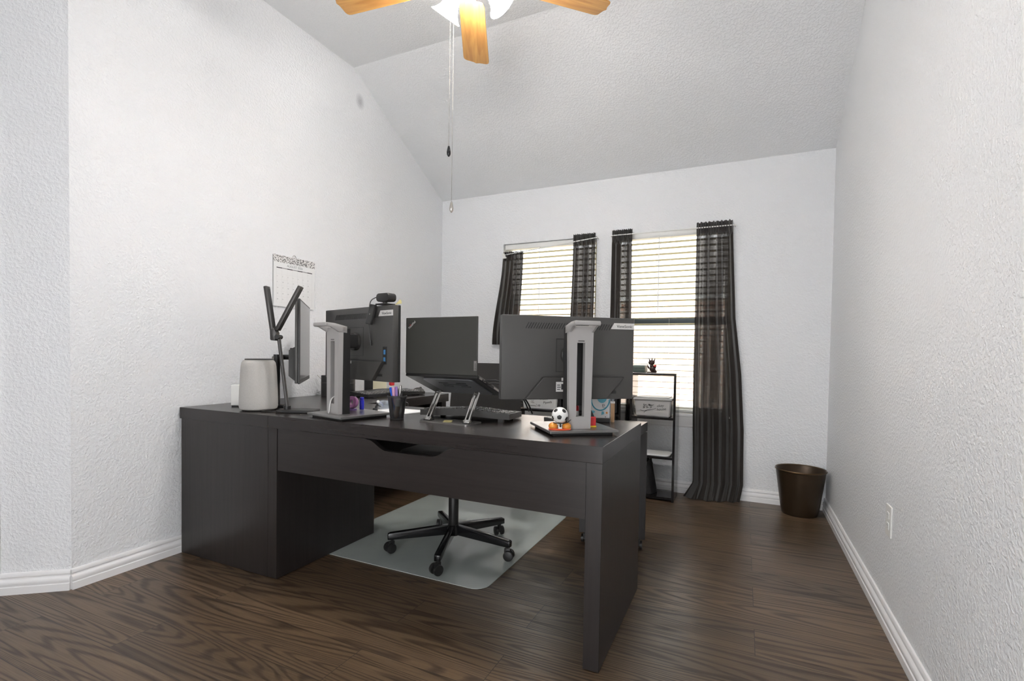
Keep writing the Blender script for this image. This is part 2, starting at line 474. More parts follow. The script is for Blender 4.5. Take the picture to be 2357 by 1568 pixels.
# ------------------------------------------------------------------ mesh builder
class B:
    def __init__(self):
        self.bm = bmesh.new()
    def _add(self, t, m=None, mi=0):
        if m is not None:
            bmesh.ops.transform(t, matrix=m, verts=t.verts)
        for f in t.faces:
            f.material_index = mi
        me = bpy.data.meshes.new('tmp')
        t.to_mesh(me); t.free()
        self.bm.from_mesh(me)
        bpy.data.meshes.remove(me)
        return self
    def box(self, x0, x1, y0, y1, z0, z1, bev=0.0, seg=2, m=None, mi=0):
        t = bmesh.new()
        bmesh.ops.create_cube(t, size=1)
        for v in t.verts:
            v.co = Vector(((x0 + x1) / 2 + v.co.x * (x1 - x0), (y0 + y1) / 2 + v.co.y * (y1 - y0), (z0 + z1) / 2 + v.co.z * (z1 - z0)))
        if bev > 0:
            bmesh.ops.bevel(t, geom=list(t.edges), offset=bev, segments=seg, affect='EDGES', profile=0.5)
        return self._add(t, m, mi)
    def prism(self, poly, a0, a1, axis='z', bev=0.0, m=None, mi=0, seg=2):
        """extrude a 2d outline; axis z: (x,y), y: (x,z), x: (y,z)"""
        t = bmesh.new()
        def P(p, a):
            return {'z': (p[0], p[1], a), 'y': (p[0], a, p[1]), 'x': (a, p[0], p[1])}[axis]
        vs = [t.verts.new(P(p, a0)) for p in poly]
        f = t.faces.new(vs)
        r = bmesh.ops.extrude_face_region(t, geom=[f])
        vv = [g for g in r['geom'] if isinstance(g, bmesh.types.BMVert)]
        d = {'z': (0, 0, a1 - a0), 'y': (0, a1 - a0, 0), 'x': (a1 - a0, 0, 0)}[axis]
        bmesh.ops.translate(t, vec=d, verts=vv)
        bmesh.ops.recalc_face_normals(t, faces=t.faces)
        if bev > 0:
            bmesh.ops.bevel(t, geom=list(t.edges), offset=bev, segments=seg, affect='EDGES', profile=0.5)
        return self._add(t, m, mi)
    def cyl(self, p0, p1, r0, r1=None, seg=20, caps=True, m=None, mi=0, bev=0.0):
        r1 = r0 if r1 is None else r1
        p0 = Vector(p0); p1 = Vector(p1)
        t = bmesh.new()
        bmesh.ops.create_cone(t, cap_ends=caps, segments=seg, radius1=r0, radius2=r1, depth=(p1 - p0).length)
        if bev > 0:
            es = [e for e in t.edges if abs(abs(e.verts[0].co.z - e.verts[1].co.z)) < 1e-6]
            bmesh.ops.bevel(t, geom=es, offset=bev, segments=2, affect='EDGES', profile=0.5)
        q = Vector((0, 0, 1)).rotation_difference((p1 - p0).normalized())
        mm = Matrix.Translation((p0 + p1) / 2) @ q.to_matrix().to_4x4()
        bmesh.ops.transform(t, matrix=mm, verts=t.verts)
        return self._add(t, m, mi)
    def lathe(self, prof, c=(0, 0, 0), seg=32, m=None, mi=0, sx=1.0, sy=1.0):
        t = bmesh.new()
        rows = []
        for r, z in prof:
            if r < 1e-6:
                rows.append([t.verts.new((c[0], c[1], c[2] + z))])
            else:
                rows.append([t.verts.new((c[0] + sx * r * math.cos(2 * PI * i / seg), c[1] + sy * r * math.sin(2 * PI * i / seg), c[2] + z)) for i in range(seg)])
        for a, b in zip(rows, rows[1:]):
            for i in range(seg):
                j = (i + 1) % seg
                if len(a) == 1 and len(b) == 1: continue
                if len(a) == 1: t.faces.new((a[0], b[j], b[i]))
                elif len(b) == 1: t.faces.new((a[i], a[j], b[0]))
                else: t.faces.new((a[i], a[j], b[j], b[i]))
        bmesh.ops.recalc_face_normals(t, faces=t.faces)
        return self._add(t, m, mi)
    def sphere(self, c, r, m=None, mi=0, seg=20, s=(1, 1, 1)):
        t = bmesh.new()
        bmesh.ops.create_uvsphere(t, u_segments=seg, v_segments=max(6, seg // 2), radius=r)
        for v in t.verts:
            v.co = Vector((c[0] + v.co.x * s[0], c[1] + v.co.y * s[1], c[2] + v.co.z * s[2]))
        return self._add(t, m, mi)
    def tube(self, pts, r, seg=8, sub=6, m=None, mi=0, closed=False):
        P = [Vector(p) for p in pts]
        Q = []
        n = len(P)
        for i in range(n - 1):
            p0 = P[max(i - 1, 0)]; p1 = P[i]; p2 = P[i + 1]; p3 = P[min(i + 2, n - 1)]
            for k in range(sub):
                u = k / sub
                Q.append(0.5 * ((2 * p1) + (p2 - p0) * u + (2 * p0 - 5 * p1 + 4 * p2 - p3) * u * u + (3 * p1 - p0 - 3 * p2 + p3) * u ** 3))
        Q.append(P[-1])
        t = bmesh.new()
        rings = []
        nrm = None
        for i, q in enumerate(Q):
            d = (Q[min(i + 1, len(Q) - 1)] - Q[max(i - 1, 0)]).normalized()
            if nrm is None:
                nrm = d.orthogonal().normalized()
            else:
                nrm = (nrm - d * nrm.dot(d)).normalized()
            b = d.cross(nrm)
            rings.append([t.verts.new(q + r * (math.cos(2 * PI * k / seg) * nrm + math.sin(2 * PI * k / seg) * b)) for k in range(seg)])
        for a, b in zip(rings, rings[1:]):
            for k in range(seg):
                t.faces.new((a[k], a[(k + 1) % seg], b[(k + 1) % seg], b[k]))
        t.faces.new(list(reversed(rings[0]))); t.faces.new(rings[-1])
        bmesh.ops.recalc_face_normals(t, faces=t.faces)
        return self._add(t, m, mi)
    def poly(self, pts, mi=0):
        t = bmesh.new()
        t.faces.new([t.verts.new(p) for p in pts])
        return self._add(t, None, mi)
    def grid(self, fn, nu, nv, mi=0, thick=0.0):
        t = bmesh.new()
        V = [[t.verts.new(fn(u / nu, v / nv)) for v in range(nv + 1)] for u in range(nu + 1)]
        for i in range(nu):
            for j in range(nv):
                t.faces.new((V[i][j], V[i + 1][j], V[i + 1][j + 1], V[i][j + 1]))
        if thick:
            bmesh.ops.solidify(t, geom=list(t.faces), thickness=thick)
        bmesh.ops.recalc_face_normals(t, faces=t.faces)
        return self._add(t, None, mi)
    def obj(self, name, m, parent=None, smooth=False, loc=None, rot=None):
        me = bpy.data.meshes.new(name)
        self.bm.to_mesh(me); self.bm.free()
        for q in (m if isinstance(m, (list, tuple)) else [m]):
            me.materials.append(q)
        if smooth:
            for p in me.polygons: p.use_smooth = True
            me.set_sharp_from_angle(angle=R(38))
        o = bpy.data.objects.new(name, me)
        C.objects.link(o)
        if parent: o.parent = parent
        if loc: o.location = loc
        if rot: o.rotation_euler = rot
        return o

def thing(name, label, cat, loc=(0, 0, 0), rotz=0.0, group=None, rot=None):
    o = bpy.data.objects.new(name, None)
    o.empty_display_size = 0.05
    C.objects.link(o)
    o.location = loc
    o.rotation_euler = rot if rot else (0, 0, rotz)
    o['label'] = label; o['category'] = cat
    if group: o['group'] = group
    return o

def tag(o, label, cat, group=None):
    o['label'] = label; o['category'] = cat
    if group: o['group'] = group
    return o

def struct(o):
    o['kind'] = 'structure'
    return o

def text(name, body, size, m, parent, loc, rot, ext=0.0003, align='LEFT', shear=0.0):
    cu = bpy.data.curves.new(name, 'FONT')
    cu.body = body; cu.size = size; cu.extrude = ext; cu.align_x = align; cu.shear = shear
    o = bpy.data.objects.new(name + '_c', cu)
    C.objects.link(o)
    bpy.context.view_layer.update()
    me = bpy.data.meshes.new_from_object(o.evaluated_get(bpy.context.evaluated_depsgraph_get()))
    bpy.data.objects.remove(o); bpy.data.curves.remove(cu)
    me.materials.clear(); me.materials.append(m)
    me.name = name
    q = bpy.data.objects.new(name, me)
    C.objects.link(q)
    q.parent = parent; q.location = loc; q.rotation_euler = rot
    return q

# ------------------------------------------------------------------ room
XL, XR, YB, ZC, YK, ZK = -2.545, 0.517, 3.958, 2.415, 2.784, 3.030
YLC = 1.117          # where the left wall turns to the angled wall
YF = -1.6            # wall behind the camera, its opening added for fill light
AX, AY = -3.45, 0.395  # end of the angled wall

struct(B().prism([(AX, YF), (XR + 0.14, YF), (XR + 0.14, YB + 0.14), (XL - 0.14, YB + 0.14), (XL - 0.14, YLC + 0.1), (AX - 0.1, AY + 0.08)], -0.06, 0.0, 'z').obj('floor', FLOOR))
# ceiling: sloped part then flat part
b = B()
b.prism([(YF, ZK), (YK, ZK), (YB + 0.14, ZC - 0.0734), (YB + 0.14, ZC + 0.06), (YK + 0.03, ZK + 0.12), (YF, ZK + 0.12)], AX - 0.2, XR + 0.14, 'x')
struct(b.obj('ceiling', CEIL))
# right wall
struct(B().prism([(YF, -0.06), (YB + 0.14, -0.06), (YB + 0.14, ZC - 0.0734), (YK, ZK), (YF, ZK)], XR, XR + 0.14, 'x').obj('wall_right', WALL))
# left wall
struct(B().prism([(YLC, -0.06), (YB + 0.14, -0.06), (YB + 0.14, ZC - 0.0734), (YK, ZK), (YLC, ZK)], XL - 0.14, XL, 'x').obj('wall_left', WALL_L))
# angled wall
struct(B().prism([(XL, YLC), (XL - 0.14, YLC + 0.10), (AX - 0.1, AY + 0.08), (AX, AY)], -0.06, ZK, 'z').obj('wall_angled', WALL))
# back wall with two window openings
WZ0, WZ1 = 0.600, 1.972
W1, W2 = (-1.915, -1.086), (-0.950, -0.090)
b = B()
ZT = ZC + 0.02
for x0, x1, z0, z1 in ((XL, XR, -0.06, WZ0), (XL, W1[0], WZ0, WZ1), (W1[1], W2[0], WZ0, WZ1), (W2[1], XR, WZ0, WZ1)):
    b.box(x0, x1, YB, YB + 0.14, z0, z1)
b.prism([(YB, WZ1), (YB + 0.14, WZ1), (YB + 0.14, ZC - 0.0734), (YB, ZC)], XL, XR, 'x')
struct(b.obj('wall_back', WALL))

# the unseen rest of the room: a wall behind the camera with an opening placed and sized to let in fill light, and the side wall past the angled wall
b = B()
DX0, DX1, DZ = -1.0, 0.1, 2.1
b.box(AX - 0.14, DX0, YF - 0.14, YF, -0.06, ZK)
b.box(DX1, XR + 0.14, YF - 0.14, YF, -0.06, ZK)
b.box(DX0, DX1, YF - 0.14, YF, DZ, ZK)
struct(b.obj('wall_front', WALL))
struct(B().box(AX - 0.14, AX, YF, AY + 0.08, -0.06, ZK).obj('wall_side', WALL))
# baseboards
BBP = [(0, 0), (0.018, 0), (0.018, 0.030), (0.0140, 0.0325), (0.0140, 0.0350), (0.0165, 0.0390), (0.0165, 0.0500), (0.0135, 0.0560), (0.0070, 0.0610), (0.0060, 0.0650), (0.0105, 0.0700), (0.0105, 0.0790), (0.0060, 0.0850), (0, 0.0860)]
def baseboard(name, p0, p1):
    """p0->p1 with the room on the left hand side"""
    p0 = Vector((p0[0], p0[1], 0)); p1 = Vector((p1[0], p1[1], 0))
    d = (p1 - p0); ln = d.length; d.normalize()
    n = Vector((-d.y, d.x, 0))
    m = Matrix((d.to_4d(), n.to_4d(), (0, 0, 1, 0), (0, 0, 0, 1)))
    m = Matrix(((d.x, n.x, 0, p0.x), (d.y, n.y, 0, p0.y), (0, 0, 1, 0), (0, 0, 0, 1)))
    return struct(B().prism(BBP, 0, ln, 'x', m=m).obj(name, TRIM, smooth=True))
baseboard('baseboard_right', (XR, YF), (XR, YB))
baseboard('baseboard_back', (XR - 0.016, YB), (XL, YB))
baseboard('baseboard_left', (XL, YB - 0.016), (XL, YLC - 0.004))
adir = (Vector((AX, AY)) - Vector((XL, YLC))).normalized()
q = Vector((XL, YLC)) + adir * 0.247
baseboard('baseboard_angled', (XL - 0.001, YLC + 0.001), (q.x, q.y))
# door casing at the left edge of the view
b = B()
an = Vector((-adir.y, adir.x))
ma = Matrix(((adir.x, an.x, 0, XL), (adir.y, an.y, 0, YLC), (0, 0, 1, 0), (0, 0, 0, 1)))
b.box(0.247, 0.312, 0, 0.018, 0, 2.085, bev=0.004, m=ma)
b.box(0.312, 1.10, 0, 0.018, 2.02, 2.085, bev=0.004, m=ma)
struct(b.obj('trim_1', TRIM))

# windows
def window(name, x0, x1):
    fr = B()
    y0, y1 = YB + 0.085, YB + 0.135
    w = 0.035
    for a in ((x0, x0 + w, WZ0, WZ1), (x1 - w, x1, WZ0, WZ1), (x0 + w, x1 - w, WZ0, WZ0 + w), (x0 + w, x1 - w, WZ1 - w, WZ1)):
        fr.box(a[0], a[1], y0, y1, a[2], a[3], bev=0.003)
    f = struct(fr.obj(name, VINYL))
    B().box(x0 + w, x1 - w, y0 + 0.01, y1 - 0.01, 1.262, 1.312, bev=0.003).obj('meeting_rail', NAVY, f)
    B().box(x0 + w, x1 - w, y0 + 0.022, y0 + 0.026, WZ0 + w, 1.262).obj('glass_pane', GLASS, f)
    B().box(x0 + w, x1 - w, y0 + 0.022, y0 + 0.026, 1.312, WZ1 - w).obj('glass_pane', GLASS, f)
    return f
window('window_1', *W1)
window('window_2', *W2)
# sills and aprons
for i, (x0, x1) in enumerate((W1, W2)):
    b = B()
    b.box(x0 - 0.03, x1 + 0.03, YB - 0.028, YB + 0.085, WZ0 - 0.026, WZ0 - 0.0005, bev=0.006)
    b.prism([(YB, WZ0 - 0.026), (YB - 0.017, WZ0 - 0.026), (YB - 0.017, WZ0 - 0.07), (YB - 0.009, WZ0 - 0.085), (YB - 0.009, WZ0 - 0.098), (YB, WZ0 - 0.108)], x0 - 0.02, x1 + 0.02, 'x')
    struct(b.obj('trim_%d' % (i + 2), TRIM, smooth=True))

# blinds
def blind(x0, x1, label):
    t = thing('window_blind', label, 'blind', ((x0 + x1) / 2, YB + 0.045, WZ0), 0)
    w = (x1 - x0) / 2 - 0.008
    B().box(-w, w, -0.025, 0.025, 1.327, 1.370, bev=0.003).obj('headrail', VINYL, t)
    b = B()
    z = 0.045
    while z < 1.315:
        b.box(-w, w, -0.0225, 0.0225, z - 0.0014, z + 0.0014, m=Matrix.Translation((0, 0, z)) @ Matrix.Rotation(R(-4), 4, 'X') @ Matrix.Translation((0, 0, -z)))
        z += 0.0445
    b.obj('slats', SLAT, t)
    B().box(-w, w, -0.022, 0.022, 0.002, 0.020, bev=0.003).obj('bottom_rail', VINYL, t)
    for sx in (-0.62, 0.0, 0.62):
        B().cyl((sx * w, -0.024, 0.02), (sx * w, -0.024, 1.33), 0.0008, seg=6).obj('ladder_cord', CORD, t)
    B().cyl((-w * 0.2, -0.032, 0.75), (-w * 0.2, -0.032, 1.33), 0.003, seg=8).obj('tilt_wand', VINYL, t)
    return t
blind(*W1, 'white slat blind in the left window with the sagging curtain')
blind(*W2, 'white slat blind in the right window behind the black shelf')

# curtains
def curtain(label, top, bot, z0, z1, y, pleats, mid=None, ruffle=0.035, pool=0.0, seed=0, material=SHEER, amp=0.009):
    """top=(x0,x1) at z1, bot=(x0,x1) at z0; mid=(z,x0,x1) optional"""
    rnd = random.Random(seed)
    ph = [rnd.uniform(0, 6.28) for _ in range(4)]
    def ext(z):
        if mid and z > mid[0]:
            u = (z - mid[0]) / (z1 - mid[0]); a = (mid[1], mid[2]); c = top
        elif mid:
            u = (z - z0) / (mid[0] - z0); a = bot; c = (mid[1], mid[2])
        else:
            u = (z - z0) / (z1 - z0); a = bot; c = top
        u = u * u * (3 - 2 * u) if not mid else u
        return a[0] + (c[0] - a[0]) * u, a[1] + (c[1] - a[1]) * u
    def f(u, v):
        z = z0 + (z1 + ruffle - z0) * v
        zz = min(z, z1)
        xa, xb = ext(zz)
        k = 1.0 - max(0, (zz - z0)) / (z1 - z0)
        uu = u + 0.02 * math.sin(9 * u + ph[0] + 2 * k)
        A = amp * (0.55 + 0.9 * k)
        yy = A * math.sin(2 * PI * pleats * uu + ph[1] + 0.8 * math.sin(3 * u + ph[2])) + 0.18 * A * math.sin(2 * PI * pleats * 2.3 * uu + ph[3])
        if z > z1 - 0.055:
            q = (z - (z1 - 0.055)) / (0.055 + ruffle)
            yy = yy * (1 - 0.8 * min(1, q * 2)) + 0.008 * math.sin(2 * PI * pleats * 3 * u) * (1 if z > z1 else 0.6)
            z += 0.004 * math.sin(2 * PI * pleats * 2.2 * u + ph[2]) * max(0, q)
        yy -= pool * max(0, (0.35 - (z - z0)) / 0.35) ** 2
        return (xa + (xb - xa) * u, y + yy, z)
    n = 90
    me = B().grid(f, max(60, int(pleats * 14)), n)
    o = me.obj('curtain', material, smooth=True)
    for p in o.data.polygons: p.use_smooth = True
    return tag(o, label, 'curtain', 'sheer black curtains at the two windows')
YC = YB - 0.045
curtain('short sheer black curtain sagging at the far left of the left window', (-1.895, -1.705), (-1.985, -1.735), 1.10, 1.872, YC, 5, ruffle=0.022, seed=1)
curtain('sheer black curtain with small light gaps on the right side of the left window', (-1.268, -1.084), (-1.330, -1.100), 0.03, 1.955, YC, 5, seed=2)
curtain('narrow sheer black curtain on the left side of the right window', (-0.952, -0.796), (-0.960, -0.775), 0.03, 1.960, YC, 4.5, seed=3)
# the long right curtain: sheer above, doubled satin below, with a hem that spreads on the floor
def long_curtain():
    x_top = (-0.335, -0.094)
    def ext(z):
        pts = [(0.0, -0.335, -0.005), (0.12, -0.318, 0.015), (0.5, -0.330, 0.010), (0.9, -0.335, -0.015), (1.3, -0.333, -0.062), (1.95, x_top[0], x_top[1])]
        for (za, a0, a1), (zb, b0, b1) in zip(pts, pts[1:]):
            if z <= zb:
                u = max(0, (z - za) / (zb - za))
                return a0 + (b0 - a0) * u, a1 + (b1 - a1) * u
        return x_top
    def f(u, v):
        z = 0.004 + (1.955 + 0.035) * v
        xa, xb = ext(min(z, 1.95))
        k = 1 - min(1, z / 1.95)
        A = 0.008 + 0.010 * k
        yy = A * math.sin(2 * PI * 4.2 * u + 0.6 + 0.5 * k) + 0.16 * A * math.sin(2 * PI * 9.7 * u + 1.1)
        if z > 1.90:
            q = (z - 1.90) / 0.09
            yy = yy * (1 - 0.85 * min(1, 2 * q)) + 0.008 * math.sin(2 * PI * 14 * u)
            z += 0.004 * math.sin(2 * PI * 9 * u) * q
        low = max(0, (0.42 - z) / 0.42)
        yy -= 0.115 * low ** 1.6 * (0.75 + 0.25 * math.sin(5 * u))
        x = xa + (xb - xa) * u
        if u < 0.25: x -= 0.045 * max(0, (0.10 - z) / 0.10) * (0.25 - u) / 0.25
        return (x, YC + yy, max(z, 0.004))
    o = B().grid(f, 110, 120).obj('curtain', SHEER, smooth=True)
    for p in o.data.polygons: p.use_smooth = True
    return tag(o, 'long floor-length black curtain on the right side of the right window', 'curtain', 'sheer black curtains at the two windows')
LC = long_curtain()
# rods with white brackets
def rod(label, x0, x1, z0, z1, br):
    t = thing('curtain_rod', label, 'curtain rod', ((x0 + x1) / 2, YC, (z0 + z1) / 2))
    ox, oz = (x0 + x1) / 2, (z0 + z1) / 2
    B().cyl((x0 - ox, 0, z0 - oz), (x1 - ox, 0, z1 - oz), 0.0045, seg=10).obj('rod', VINYL, t)
    for bx, bz in br:
        b = B()
        b.box(bx - ox - 0.009, bx - ox + 0.009, 0.047, 0.054, bz - oz - 0.018, bz - oz + 0.018, bev=0.002)
        b.cyl((bx - ox, 0.05, bz - oz), (bx - ox, 0.0, bz - oz), 0.005, seg=8)
        b.obj('bracket', WHITE, t)
    return t
rod('white rod tilted down at the left window, one end off its bracket', -1.905, -1.075, 1.868, 1.952, ((-1.072, 1.952),))
rod('white curtain rod across the top of the right window', -0.96, -0.080, 1.956, 1.956, ((-0.962, 1.956), (-0.078, 1.956)))
t = B()
t.box(-0.012, 0.012, -0.004, 0.010, -0.02, 0.02, bev=0.003)
t.box(-0.008, 0.03, -0.012, 0.0, -0.026, -0.012, bev=0.003, m=Matrix.Rotation(R(25), 4, 'Y'))
tag(t.obj('curtain_bracket', WHITE, loc=(-1.885, YC - 0.012, 1.862), rot=(0, R(-25), 0)), 'small white bracket dangling at the left end of the sagging rod', 'bracket')

# ------------------------------------------------------------------ outdoors
struct(B().box(-30, 30, YB + 0.14, 40, -0.5, -0.4).obj('ground_outside', LAWN))
h = thing('neighbouring_house', 'pale brick house next door, seen faintly through the window blinds', 'house', (-3.0, 9.5, -0.4))
B().box(-9, 9, 0, 6, 0, 2.55).obj('brick_wall', BRICK, h)
b = B()
b.prism([(-0.08, 2.52), (3.0, 4.0), (6.08, 2.52), (6.08, 2.62), (3.0, 4.12), (-0.08, 2.62)], -9.4, 9.4, 'x')
b.obj('roof', ROOF, h)
B().box(-9.2, 9.2, -0.07, -0.005, 2.44, 2.55).obj('fascia', VINYL, h)

# ------------------------------------------------------------------ ceiling fan
FX, FY, FZ = -1.09, 1.88, 2.63
fan = thing('ceiling_fan', 'oak-bladed ceiling fan with lit white glass shades above the desks', 'ceiling fan', (FX, FY, FZ))
B().lathe([(0, 0.40), (0.065, 0.40), (0.065, 0.385), (0.04, 0.34), (0.016, 0.325), (0.0, 0.325)]).obj('canopy', NICKEL, fan, smooth=True)
B().cyl((0, 0, 0.09), (0, 0, 0.34), 0.0125).obj('downrod', NICKEL, fan, smooth=True)
B().lathe([(0, 0.13), (0.05, 0.125), (0.105, 0.10), (0.115, 0.07), (0.115, 0.032), (0.09, 0.012), (0.05, 0.006), (0, 0.006)]).obj('motor_housing', NICKEL, fan, smooth=True)
kit = B().lathe([(0, 0.006), (0.045, 0.006), (0.055, -0.004), (0.055, -0.024), (0.035, -0.038), (0.0, -0.042)]).obj('light_kit', NICKEL, fan, smooth=True)
for k in range(5):
    a = R(116 + 72 * k)
    ro = (R(11), 0, a)
    iron = B()
    iron.box(0.07, 0.20, -0.018, 0.018, 0.004, 0.010, bev=0.002)
    iron.box(0.17, 0.25, -0.045, 0.045, 0.0032, 0.008, bev=0.001)
    pts = [(0.17, -0.052), (0.20, -0.060), (0.62, -0.071)]
    # tip: rounded corners and an ogee to a small point in the middle
    pts += [(0.634, -0.069), (0.643, -0.062), (0.647, -0.050), (0.648, -0.034), (0.651, -0.016), (0.658, 0.0), (0.651, 0.016), (0.648, 0.034), (0.647, 0.050), (0.643, 0.062), (0.634, 0.069)]
    pts += [(0.62, 0.071), (0.20, 0.060), (0.17, 0.052)]
    bl = B().prism(pts, -0.003, 0.003, 'z', bev=0.001, seg=1).obj('blade', BLADE, fan, rot=ro)
    iron.obj('blade_iron', NICKEL, bl)
def bell():
    prof = [(0.024, 0.0), (0.027, -0.012), (0.029, -0.035), (0.033, -0.06), (0.042, -0.085), (0.056, -0.105), (0.069, -0.116), (0.0665, -0.118), (0.053, -0.108), (0.039, -0.087), (0.030, -0.06), (0.026, -0.035), (0.024, -0.012), (0.021, 0.0)]
    return B().lathe(prof, seg=36)
for k, az in enumerate((165, 28, -75)):
    a = R(az)
    d = Vector((math.cos(a), math.sin(a), 0))
    pos = d * 0.066 + Vector((0, 0, -0.036))
    B().tube([d * 0.03 + Vector((0, 0, -0.012)), d * 0.06 + Vector((0, 0, -0.014)), pos], 0.008).obj('lamp_arm', NICKEL, fan, smooth=True)
    rot = Euler((0, R(-42), a))
    s = bell().obj('light_shade', SHADE, fan, smooth=True, loc=pos, rot=rot)
    ld = bpy.data.lights.new('bulb', 'SPOT')
    ld.spot_size = R(172); ld.spot_blend = 1.0
    ld.energy = BULB_W; ld.color = (1.0, 1.0, 1.0); ld.shadow_soft_size = 0.07
    lo = bpy.data.objects.new('bulb', ld)
    C.objects.link(lo); lo.parent = fan
    lo.location = pos + rot.to_matrix() @ Vector((0, 0, -0.11))
    lo.rotation_euler = Euler((0, R(-8), a))
def pull_chain(x, y, ztop, zend, fobm):
    b = B()
    z = ztop
    while z > zend:
        b.sphere((x, y, z), 0.0016, seg=6)
        z -= 0.0052
    o = b.obj('pull_chain', CHAIN, fan, smooth=True)
    f = B().lathe([(0, 0.0), (0.004, -0.002), (0.006, -0.012), (0.009, -0.028), (0.008, -0.038), (0.003, -0.046), (0, -0.047)], c=(x, y, zend), seg=12)
    f.obj('chain_fob', fobm, o, smooth=True)
pull_chain(-0.070, -0.033, -0.03, 1.905 - FZ, BLACKG)
pull_chain(-0.057, -0.027, -0.03, 1.668 - FZ, NICKEL)

# ------------------------------------------------------------------ desks
DY0, H, TT = 1.563, 0.730, 0.055
SX = -1.908      # where the two desk tops meet
# desk along the left wall: we face its end
dA = thing('desk', 'dark black-brown desk along the left wall, its end panel facing the camera', 'desk', (-2.22, 2.32, 0), group='black-brown desks')
def rel(o, x0, x1, y0, y1, z0, z1): return (x0 - o.location.x, x1 - o.location.x, y0 - o.location.y, y1 - o.location.y, z0, z1)
B().box(*rel(dA, -2.538, SX - 0.0012, DY0, 3.08, H - TT, H), bev=0.0012).obj('tabletop', DW_TOPY, dA)
B().box(*rel(dA, -2.526, SX - 0.001, DY0 + 0.0015, DY0 + 0.052, 0.002, H - TT), bev=0.001).obj('end_panel', DW_Z, dA)
B().box(*rel(dA, -2.526, SX - 0.02, 3.02, 3.075, 0.002, H - TT), bev=0.001).obj('end_panel', DW_Z, dA)
B().box(*rel(dA, -2.50, -2.48, DY0 + 0.052, 3.02, 0.30, H - TT)).obj('modesty_panel', DW_Y, dA)
# desk facing the camera
dB = thing('desk', 'black-brown desk facing the camera with a notched panel and swung-out leaf', 'desk', (-1.15, 1.9, 0), group='black-brown desks')
XE = -0.396
DYB = 2.215
B().box(*rel(dB, SX, XE, DY0, DYB, H - TT, H), bev=0.0012).obj('tabletop', DW_TOP, dB)
B().box(*rel(dB, SX, SX + 0.054, DY0 + 0.0015, DYB, 0.0045, H - TT), bev=0.001).obj('side_panel', DW_Z, dB)
B().box(*rel(dB, XE - 0.054, XE - 0.001, DY0 + 0.0015, DYB, 0.002, H - TT), bev=0.001).obj('side_panel', DW_Z, dB)
# modesty panel with the cable notch
px0, px1 = SX + 0.057, XE - 0.055
zt, zb = H - TT - 0.001, 0.490
nl, nr, nd = -1.348, -0.950, 0.632
outline = [(px0, zb), (px1, zb), (px1, zt), (nr + 0.012, zt), (nr + 0.004, zt - 0.003)]
for i in range(1, 10):
    u = i / 10.0
    outline.append((nr - 0.095 * u, zt - 0.003 - (zt - 0.003 - nd) * (u * u * (3 - 2 * u))))
outline += [(nr - 0.105, nd)]
outline += [(nl + 0.105, nd)]
for i in range(9, 0, -1):
    u = i / 10.0
    outline.append((nl + 0.095 * u, zt - 0.003 - (zt - 0.003 - nd) * (u * u * (3 - 2 * u))))
outline += [(nl - 0.004, zt - 0.003), (nl - 0.012, zt), (px0, zt)]
outline = [(x - dB.location.x, z) for x, z in outline]
B().prism(outline, DY0 + 0.004 - dB.location.y, DY0 + 0.026 - dB.location.y, 'y').obj('modesty_panel', DW_X, dB)
# swung-out leaf on castors
LA, LB2, LC2, LD = (-0.452, 2.715), (-0.900, 2.655), (-0.888, 1.90), (-0.458, 1.90)
leaf = B().prism([(p[0] - dB.location.x, p[1] - dB.location.y) for p in (LA, LB2, LC2, LD)], H - TT - 0.050, H - TT - 0.002, 'z', bev=0.001).obj('pull_out_leaf', DW_TOPY, dB)
dv = Vector((LB2[0] - LA[0], LB2[1] - LA[1], 0)).normalized()
nv = Vector((-dv.y, dv.x, 0))
ml = Matrix(((dv.x, nv.x, 0, LA[0] - dB.location.x), (dv.y, nv.y, 0, LA[1] - dB.location.y), (0, 0, 1, 0), (0, 0, 0, 1)))
B().box(0.0, 0.345, 0.002, 0.050, 0.060, H - TT - 0.050, bev=0.001, m=ml).obj('leaf_leg', DW_Z, leaf)
for s in (0.03, 0.318):
    c = B()
    c.cyl((s, 0.026, 0.05), (s, 0.026, 0.0605), 0.006, m=ml, seg=10)
    for dx in (-0.010, 0.010):
        c.cyl((s + dx - 0.006, 0.026, 0.0235), (s + dx + 0.006, 0.026, 0.0235), 0.0225, m=ml, seg=18)
    c.box(s - 0.005, s + 0.005, 0.012, 0.04, 0.02, 0.052, m=ml)
    c.obj('castor', BLACK, leaf, smooth=True)

# ------------------------------------------------------------------ chair mat
def rrect(x0, x1, y0, y1, r, n=8):
    P = []
    for cx, cy, a0 in ((x1 - r, y0 + r, -90), (x1 - r, y1 - r, 0), (x0 + r, y1 - r, 90), (x0 + r, y0 + r, 180)):
        for i in range(n + 1):
            a = R(a0 + 90 * i / n)
            P.append((cx + r * math.cos(a), cy + r * math.sin(a)))
    return P
MX = (-2.012, -0.985); MY = (1.885, 3.05)
cmx, cmy = sum(MX) / 2, sum(MY) / 2
o = B().prism([(x - cmx, y - cmy) for x, y in rrect(MX[0], MX[1], MY[0], MY[1], 0.07)], 0.0008, 0.0034, 'z').obj('chair_mat', MATF, loc=(cmx, cmy, 0))
tag(o, 'translucent frosted plastic mat on the floor under the office chair', 'floor mat')
MT = 0.0035

